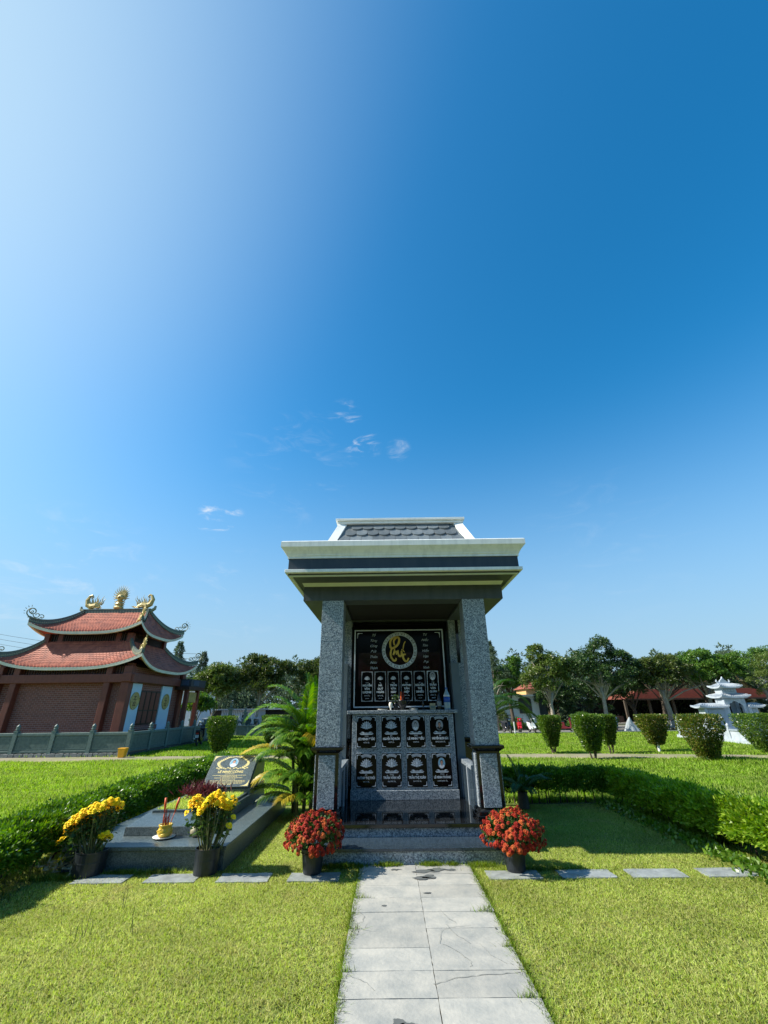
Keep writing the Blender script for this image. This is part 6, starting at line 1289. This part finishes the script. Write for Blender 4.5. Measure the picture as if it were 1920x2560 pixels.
# ------------------------------------------------------------------ white marble shrine
def shrine():
    R = empty('marble_shrine', 'white marble shrine with tiered upturned roofs at the right edge', 'shrine', (16.2, 22, 0))
    def eave(x0, x1, y0, y1, z, h, name='roof', up=.10, par=R, wl=True):
        g = MB(); cx_, cy_ = (x0+x1)/2, (y0+y1)/2; hx, hy = (x1-x0)/2, (y1-y0)/2; NS = 12
        def S_(side, s, t):
            c = abs(s)**3; tx, ty = hx*.55, hy*.3
            if side in (0, 2): X_, Y_ = s*(tx+(hx+.05*c-tx)*t), -(ty+(hy+.05*c-ty)*t)*(1 if side == 0 else -1)
            else: X_, Y_ = (tx+(hx+.05*c-tx)*t)*(1 if side == 1 else -1), s*(ty+(hy+.05*c-ty)*t)
            return (cx_+X_, cy_+Y_, z+h*(1-t)**1.4+up*c*t**2)
        for side in range(4):
            b = len(g.v)
            for j in range(5):
                for i in range(NS+1): g.v.append(S_(side, -1+2*i/NS, j/4))
            for i in range(NS+1): p = S_(side, -1+2*i/NS, 1); g.v.append((p[0], p[1], p[2]-.06))
            for i in range(NS+1): p = S_(side, -1+2*i/NS, .6); g.v.append((p[0], p[1], z-.07))
            for j in range(6):
                for i in range(NS): g.f.append((b+j*(NS+1)+i, b+(j+1)*(NS+1)+i, b+(j+1)*(NS+1)+i+1, b+j*(NS+1)+i+1)); g.m.append(0)
        b = len(g.v); g.v += [(cx_-hx*.55, cy_-hy*.3, z+h), (cx_+hx*.55, cy_-hy*.3, z+h), (cx_+hx*.55, cy_+hy*.3, z+h), (cx_-hx*.55, cy_+hy*.3, z+h)]; g.f.append((b, b+1, b+2, b+3)); g.m.append(0)
        o = part(g, name, 'white_marble', par)
        m = MB()
        for i in range(int((x1-x0)/.09)): x = x0+.06+i*.09; m.tube([(cx_+(x-cx_)*.6, cy_-hy*.35, z+h*.93), (x, y0+.01, z+.025+up*abs((x-cx_)/hx)**3)], .016, 4)
        for i in range(int((y1-y0)/.09)): y = y0+.06+i*.09; m.tube([(cx_-hx*.6, cy_+(y-cy_)*.4, z+h*.93), (x0+.01, y, z+.025+up*abs((y-cy_)/hy)**3)], .016, 4)
        t = m.build('roof_ribs', 'white_marble', o); t['kind'] = 'stuff'
        return o
    m = MB(); m.box(14.6, 18.4, 19.2, 24.3, -.05, .13); part(m, 'terrace', 'white_marble', R, bev=.01)
    # balustrade along the left side and front
    def bay(x0, y0, x1, y1):
        d = .03; alongy = abs(y1-y0) > abs(x1-x0)
        for z0, z1, w, mt, nm in ((.13, .19, .05, 'white_marble', 'base_rail'), (.46, .53, .05, 'grey_marble', 'top_rail'), (.19, .46, .02, 'white_marble', 'carved_panel')):
            m = MB()
            if alongy: m.box(x0-w, x0+w, y0+.07, y1-.07, z0, z1)
            else: m.box(x0+.07, x1-.07, y0-w, y0+w, z0, z1)
            part(m, nm, mt, R, bev=.006)
    def post(x, y, h):
        m = MB(); m.box(x-.07, x+.07, y-.07, y+.07, .1, h-.18); p = part(m, 'balustrade_post', 'white_marble', R, bev=.008); m = MB(); m.lathe([(.06, h-.18), (.04, h-.16), (.07, h-.13), (.06, h-.09), (.07, h-.06), (.01, h)], (x, y, 0), 10); m.build('bud_finial', 'white_marble', p, smooth=True)
    ys = [24.1, 22.95, 21.8, 20.65, 19.5]
    for i, y in enumerate(ys):
        post(14.7, y, .98 if i == 0 else .76)
        if i: bay(14.7, y, 14.7, ys[i-1])
    for i in range(3): post(14.7+1.2*(i+1), 19.5, .76); bay(14.7+1.2*i, 19.5, 14.7+1.2*(i+1), 19.5)
    # wings
    for (x0, x1, sgn) in ((14.80, 15.86, -1), (16.88, 17.32, 1)):
        m = MB(); m.box(x0+.02, x1, 22.0, 22.3, .13, 1.36); w = part(m, 'wing_wall', 'white_marble', R)
        m = MB(); m.box(x0+.17, x1-.10, 21.975, 22.0, .25, 1.28); m.build('wing_panel', 'grey_marble', w)
        m = MB(); m.box(x0-.02, x0+.12, 21.93, 22.37, .13, 1.38); m.build('wing_post', 'white_marble', w, bev=.01)
        eave(x0-.22 if sgn < 0 else x0, x1+(.22 if sgn > 0 else .02), 21.85, 22.45, 1.40, .15, 'wing_roof', .07)
    # tower
    m = MB(); m.box(15.86, 16.88, 22.0, 22.62, .13, .88); part(m, 'tower_base', 'white_marble', R)
    m = MB(); m.box(15.80, 16.96, 21.92, 22.72, .86, .95); part(m, 'altar_slab', 'white_marble', R, bev=.015)
    for (x, y) in ((15.95, 22.08), (16.79, 22.08), (15.95, 22.54), (16.79, 22.54)): m = MB(); m.box(x-.08, x+.08, y-.07, y+.07, .95, 1.74); part(m, 'tower_pillar', 'white_marble', R, bev=.012)
    m = MB(); m.box(15.885, 15.93, 22.16, 22.46, .95, 1.74); part(m, 'side_wall', 'white_marble', R); m = MB(); m.box(16.0, 16.75, 22.52, 22.58, .95, 1.74); part(m, 'niche_back', 'grey_marble', R)
    m = MB(); m.box(16.30, 16.42, 22.44, 22.52, .95, 1.55); part(m, 'niche_statue', 'dark_void', R)
    pts = [(16.37+(x-16.22)*.75, z) for x, z in [(15.76, 1.74), (15.76, 1.45), (15.84, 1.47), (15.90, 1.55), (16.0, 1.53), (16.08, 1.60), (16.22, 1.63), (16.36, 1.60), (16.44, 1.53), (16.54, 1.55), (16.60, 1.47), (16.68, 1.45), (16.68, 1.74)]]
    m = MB(); m.prism_xz(pts, 22.02, 22.07); part(m, 'scalloped_valance', 'white_marble', R)
    eave(15.76, 17.04, 21.86, 22.86, 1.82, .17, 'lower_roof', .09)
    m = MB(); m.box(15.97, 16.66, 22.08, 22.56, 1.95, 2.22); t = part(m, 'upper_storey', 'white_marble', R); m = MB(); m.box(16.08, 16.55, 22.065, 22.08, 2.03, 2.17); m.build('name_panel', 'grey_marble', t)
    for i in range(3): m = MB(); m.box(16.15+i*.13, 16.22+i*.13, 22.058, 22.065, 2.06, 2.14); m.build('carved_character', 'white_marble', t)
    eave(15.85, 16.84, 21.92, 22.72, 2.25, .17, 'upper_roof', .09)
    m = MB(); m.box(16.06, 16.62, 22.28, 22.38, 2.40, 2.46); r = part(m, 'ridge', 'white_marble', R)
    m = MB(); m.prism_xz([(x+.16, z-.04) for x, z in [(15.98, 2.5), (16.38, 2.5), (16.32, 2.58), (16.25, 2.62), (16.19, 2.76), (16.14, 2.66), (16.08, 2.62), (16.02, 2.57)]][::-1], 22.29, 22.37); m.build('flame_finial', 'white_marble', r)
    for s_, x in ((-1, 16.08), (1, 16.60)): m = MB(); m.tube([(x, 22.33, 2.45), (x+s_*.06, 22.33, 2.51), (x+s_*.03, 22.33, 2.60)], [.05, .04, .01], 6); m.build('ridge_end', 'white_marble', r)
shrine()
# ------------------------------------------------------------------ green stone tomb enclosure, back left
def green_tombs():
    R = empty('stone_tomb_enclosure', 'group of green carved stone tomb walls and pillars behind the left clipped shrub', 'tomb enclosure', (-10.2, 30, 0))
    for i in range(8):
        x = -13.2+i*.72; m = MB(); m.box(x, x+.66, 30.0, 30.1, .0, .55); part(m, 'wall_panel', 'green_stone', R, bev=.01); m = MB(); m.box(x+.66, x+.74, 29.98, 30.12, 0, .66); part(m, 'wall_post', 'green_stone_light', R, bev=.01)
    m = MB(); m.box(-13.2, -7.45, 29.97, 30.13, .55, .62); part(m, 'coping', 'green_stone_light', R, bev=.01)
    for x, y, h, kind in ((-10.3, 30.5, 2.05, 1), (-12.75, 30.4, 2.0, 1), (-9.35, 30.6, 1.75, 0), (-13.6, 29.6, 1.7, 0)):
        m = MB(); m.box(x-.10, x+.10, y-.1, y+.1, 0, h*.45); m.box(x-.13, x+.13, y-.13, y+.13, h*.45, h*.52); m.box(x-.09, x+.09, y-.09, y+.09, h*.52, h*.74); m.box(x-.15, x+.15, y-.15, y+.15, h*.74, h*.79); p = part(m, 'lantern_pillar', 'green_stone_light', R, bev=.012)
        m = MB(); b = h*.79
        if kind: m.tube([(x-.06, y, b), (x+.02, y, b+.10), (x-.06, y, b+.20), (x+.03, y, b+.30), (x+.08, y, b+.24)], [.08, .07, .06, .06, .03], 7); m.tube([(x+.05, y, b), (x+.06, y, b+.14)], [.04, .03], 6)
        else: m.lathe([(.09, 0), (.05, .04), (.08, .10), (.07, .16), (.01, .30)], (x, y, b), 10)
        m.build('carved_finial', 'green_stone_light', p, smooth=True)
    for x, w in ((-11.5, 1.1), (-9.1, .8)):
        m = MB(); m.box(x-w/2, x+w/2, 30.7, 31.4, 0, .95); t = part(m, 'tomb_block', 'green_stone', R, bev=.02); m = MB(); m.box(x-w/2-.12, x+w/2+.12, 30.6, 31.5, .95, 1.04); m.build('tomb_roof', 'white_marble', t, bev=.02)
        m = MB(); m.tube([(x-w/2, 30.72, .7), (x-w/2-.25, 30.72, .85), (x-w/2-.35, 30.72, .5)], [.09, .07, .04], 7); m.tube([(x+w/2, 30.72, .7), (x+w/2+.2, 30.72, .9), (x+w/2+.3, 30.72, .5)], [.09, .07, .04], 7); m.build('scroll_arm', 'green_stone_light', t, smooth=True)
    m = MB(); m.lathe([(.08, 0), (.11, .1), (.06, .25), (.09, .38), (.07, .5), (.05, .55), (.06, .62), (.02, .70)], (-8.75, 30.3, .62), 10); part(m, 'white_statue', 'white_marble', R, smooth=True)
green_tombs()
def wires():
    R = empty('power_lines', 'three thin power lines crossing the sky left of the temple roof', 'power lines', (-27, 31, 6)); R['local'] = 1
    for k, dz in enumerate((.35, 0, -.35)):
        m = MB(); m.tube([(-14+28*i/12., 4-3.2*i/12., dz+2.3-4.2*i/12.+.02*(i-6)**2) for i in range(13)], .014, 4); m.build('wire', 'wire', R)
wires()
def low_planting():
    n = 16000; P = np.stack([RNG.uniform(-3.2, 3.2, n), RNG.uniform(-.18, .18, n), RNG.uniform(.02, .42, n)], 1); R = empty('low_hedge', 'low clipped hedge behind the parked motorbikes', 'hedge', (10.2, 33.4, 0)); R['local'] = 1
    leafobj('foliage', P, np.tile([0, -.3, .6], (n, 1))+RNG.normal(0, .4, (n, 3)), .07, .035, 'leaf_vivid', R)
    for x, y, h, r, mm, lb in ((9.4, 34.5, .8, .45, 'leaf_vivid', 'small yellow-green bush under the arched window'), (11.8, 35, .9, .5, 'leaf_vivid', 'leafy bush at the right corner of the white house'), (8.3, 35.4, 1.35, .75, 'leaf_light', 'brownish climber on the wall of the white house'),
            (13.6, 33.0, 1.15, .8, 'leaf_vivid', 'cloud-pruned green shrub between the tree trunks'), (12.9, 32.6, .75, .6, 'leaf_vivid', 'low rounded green shrub left of the cloud-pruned one'), (20.3, 33.5, .75, .9, 'leaf_dark', 'dark shrub before the red-roofed hall'), (15.6, 33.5, 1.0, .7, 'leaf_dark', 'dark leafy shrub in the shade of the tallest tree')):
        R = empty('shrub', lb, 'shrub', (x, y, 0)); R['local'] = 1; k = 1500; e = unit(RNG.normal(0, 1, (k, 3))); e[:, 2] = np.abs(e[:, 2]); P = e*np.array([r, r*.8, h*.55])*RNG.uniform(.7, 1, (k, 1))+np.array([0, 0, h*.42]); leafobj('foliage', P, e, .11, .05, mm, R)
        m = MB(); m.tube([(0, 0, 0), (0, 0, h*.6)], .04, 6); m.build('stem', 'bark_dark', R)
low_planting()
# ------------------------------------------------------------------ grass
def blades(name, X, Y, h, w, m, lean=.7, kind=True, z=-.012, rng=RNG):
    n = len(X); a = rng.uniform(0, 2*math.pi, n); b = rng.uniform(0, 2*math.pi, n); H = h*rng.uniform(.45, 1.25, n); ln = H*np.abs(rng.normal(0, lean, n))
    P = np.stack([X, Y, np.full(n, z)], 1); s_ = np.stack([np.cos(a), np.sin(a), np.zeros(n)], 1)*(w*rng.uniform(.7, 1.3, n))[:, None]*.5
    tip = P+np.stack([np.cos(b)*ln, np.sin(b)*ln, H], 1)
    V = np.stack([P-s_, P+s_, tip], 1).reshape(-1, 3); F = np.arange(3*n).reshape(n, 3)
    me = npmesh(name, V, F, m)
    fn = unit(np.cross(tip-P, s_)); fn *= np.where(fn[:, 2:3] < 0, -1, 1); vn = unit(fn*.55+np.array([0, 0, 1.0]))     # matted turf: blades shade as a soft surface
    me.normals_split_custom_set_from_vertices(np.repeat(vn, 3, axis=0).astype(np.float32))
    o = bpy.data.objects.new(name, me); C.objects.link(o); o['kind'] = 'stuff'; return o
def inside(X, Y, rects):
    k = np.zeros(len(X), bool)
    for (a, b, c, d) in rects: k |= (X > a) & (X < b) & (Y > c) & (Y < d)
    return k
def grass():
    rng = np.random.default_rng(99)
    pv = []
    block = [(-.312, .835, 0, 5.6), (-.89, 1.37, 5.59, 6.05), (-1.04, 1.52, 6.0, 8.45), (-3.43, -1.72, 5.51, 8.5)]
    # near lawn: short, matted, denser towards the camera
    def scatter(n, x0, x1, y0, y1): return rng.uniform(x0, x1, n), rng.uniform(y0, y1, n)
    X, Y = scatter(1150000, -4.6, 5.2, 2.3, 8.6)
    vis = np.abs(X) < .98*Y+.3; keep = vis & ~inside(X, Y, block); X, Y = X[keep], Y[keep]
    on = np.zeros(len(X), bool); row = np.where((Y > 5.17) & (Y < 5.42))[0]
    for i in row:
        x_, y_ = float(X[i]), float(Y[i])
        for a, b in pavers:
            if a < x_ < b:
                d = min(x_-a, b-x_, y_-5.18, 5.415-y_); on[i] = d > .018+.07*max(0, mnoise.noise((x_*6, y_*6, 4))+.2)+(.10 if x_ < -2.5 else 0)
    X, Y = X[~on], Y[~on]
    # thin patches
    f = np.array([mnoise.noise((float(a)*.9, float(b)*.9, 3))+.5*mnoise.noise((float(a)*2.7, float(b)*2.7, 7)) for a, b in zip(X, Y)]); keep = rng.uniform(-.75, .6, len(X)) < f+.55; X, Y, f = X[keep], Y[keep], f[keep]
    o = blades('lawn_grass', X, Y, .018, .0056, 'grass_near', 1.3, rng=rng); tag(o, 'short yellowish-green lawn grass around the path and graves', 'grass')
    # fringe that creeps over the tile edges
    n = 15000; t = rng.uniform(2.2, 5.58, n); sd = rng.integers(0, 2, n); Xf = np.where(sd == 0, -.312, .835)+rng.normal(0, .012, n)*1.0; cl = np.array([mnoise.noise((float(a)*5, float(s_)*9, 1)) for a, s_ in zip(t, sd)]); Xf += np.where(sd == 0, 1, -1)*np.maximum(cl, 0)*.05
    o = blades('edge_grass', Xf, t, .028, .006, 'grass_tuft', 1.2, rng=rng); tag(o, 'brighter grass fringe growing over the tile edges', 'grass')
    # tufts against the step and in the joints
    XX = []; YY = []
    for cx_, cy_, sx, n in ((-.02, 5.585, .07, 900), (.44, 5.58, .06, 1100), (.66, 5.575, .03, 350), (-.48, 5.57, .12, 1500), (.95, 5.56, .08, 900), (-2.7, 5.44, .10, 900), (-2.35, 5.46, .12, 500), (-.26, 4.75, .045, 70), (.74, 4.465, .04, 60), (.78, 3.34, .035, 60), (-.28, 3.62, .03, 50), (.80, 3.9, .02, 40), (-.27, 4.185, .03, 40), (1.6, 5.43, .3, 900), (-3.35, 5.3, .12, 900)):
        XX.append(rng.normal(cx_, sx, n)); YY.append(rng.normal(cy_, .005 if n < 200 else .02, n))
    o = blades('grass_tufts', np.concatenate(XX), np.concatenate(YY), .050, .0055, 'grass_tuft', .8, z=-.01, rng=rng); tag(o, 'taller grass tufts at the foot of the steps and the grave', 'grass')
    # a few long stalks in the left lawn
    R = empty('tall_weed', 'tall thin grass stalks sticking out of the left lawn', 'weed', (-2.25, 4.1, 0)); R['local'] = 1
    for (dx, dy) in ((0, 0), (.03, .02), (-.03, .03), (.30, .08), (.33, .05), (-.05, -.02), (.0, .5), (.02, .48)): 
        m = MB(); l = rng.uniform(.10, .24); m.tube([(dx, dy, 0), (dx+rng.normal(0, .015), dy, l*.6), (dx+rng.normal(0, .03), dy, l)], [.0025, .002, .0006], 4); m.build('stalk', 'stem_green', R)
    # far lawns: longer and greener
    def lane(X, Y):
        return np.array([lane_ip(lane_near, float(a))+.05 < b < lane_ip(lane_far, float(a))-.03 if -39 < a < 39 else False for a, b in zip(X, Y)])
    n = 760000; u = rng.uniform(0, 1, n); Y = 6.2*(30/6.2)**u; X = rng.uniform(-1.02, 1.02, n)*Y
    keep = ~((X > -3.6) & (X < 3.75) & (Y < 8.75)) & ~inside(X, Y, [(-24, -9.78, 17.83, 31), (14.6, 18.4, 19.2, 24.3)]); X, Y = X[keep], Y[keep]
    k = ~lane(X, Y); X, Y = X[k], Y[k]
    h = .075
    hh = np.array([1+.9*mnoise.noise((float(a)*.55, float(b)*.55, 2)) for a, b in zip(X, Y)])
    o = blades('meadow_grass', X, Y, h*np.clip(hh, .4, 1.6), .010+.0011*Y, 'grass_far', .55, rng=rng); tag(o, 'longer vivid green grass of the lawns beyond the hedges', 'grass')
    n = 3000; t = rng.uniform(-14, 14, n); Yl = np.array([lane_ip(lane_near, float(a)) for a in t])+np.abs(rng.normal(0, .25, n)); o = blades('lane_grass', t, Yl, .05, .02, 'grass_near', .8, rng=rng); tag(o, 'sparse grass creeping onto the dirt path', 'grass')
    # leafy ground creepers at the foot of the right hedge and left hedge
    n = 2600; t = rng.uniform(4.4, 8.6, n); P = np.stack([3.72-np.abs(rng.normal(0, .13, n)), t, rng.uniform(0, .06, n)], 1); D = np.tile([0, 0, .6], (n, 1))+rng.normal(0, .6, (n, 3)); V, F = leaves(P, D, .05, .035, .3, rng)
    o = bpy.data.objects.new('ground_cover', npmesh('ground_cover', V, F, 'leaf_hedge')); C.objects.link(o); stuff(o); tag(o, 'small leafy weeds along the foot of the right hedge', 'weeds')
grass()
# ------------------------------------------------------------------ to metres
for o in bpy.data.objects:
    if o.parent is None and o.type not in ('CAMERA', 'LIGHT'):
        o.location = o.location*UNIT; o.scale = o.scale*UNIT
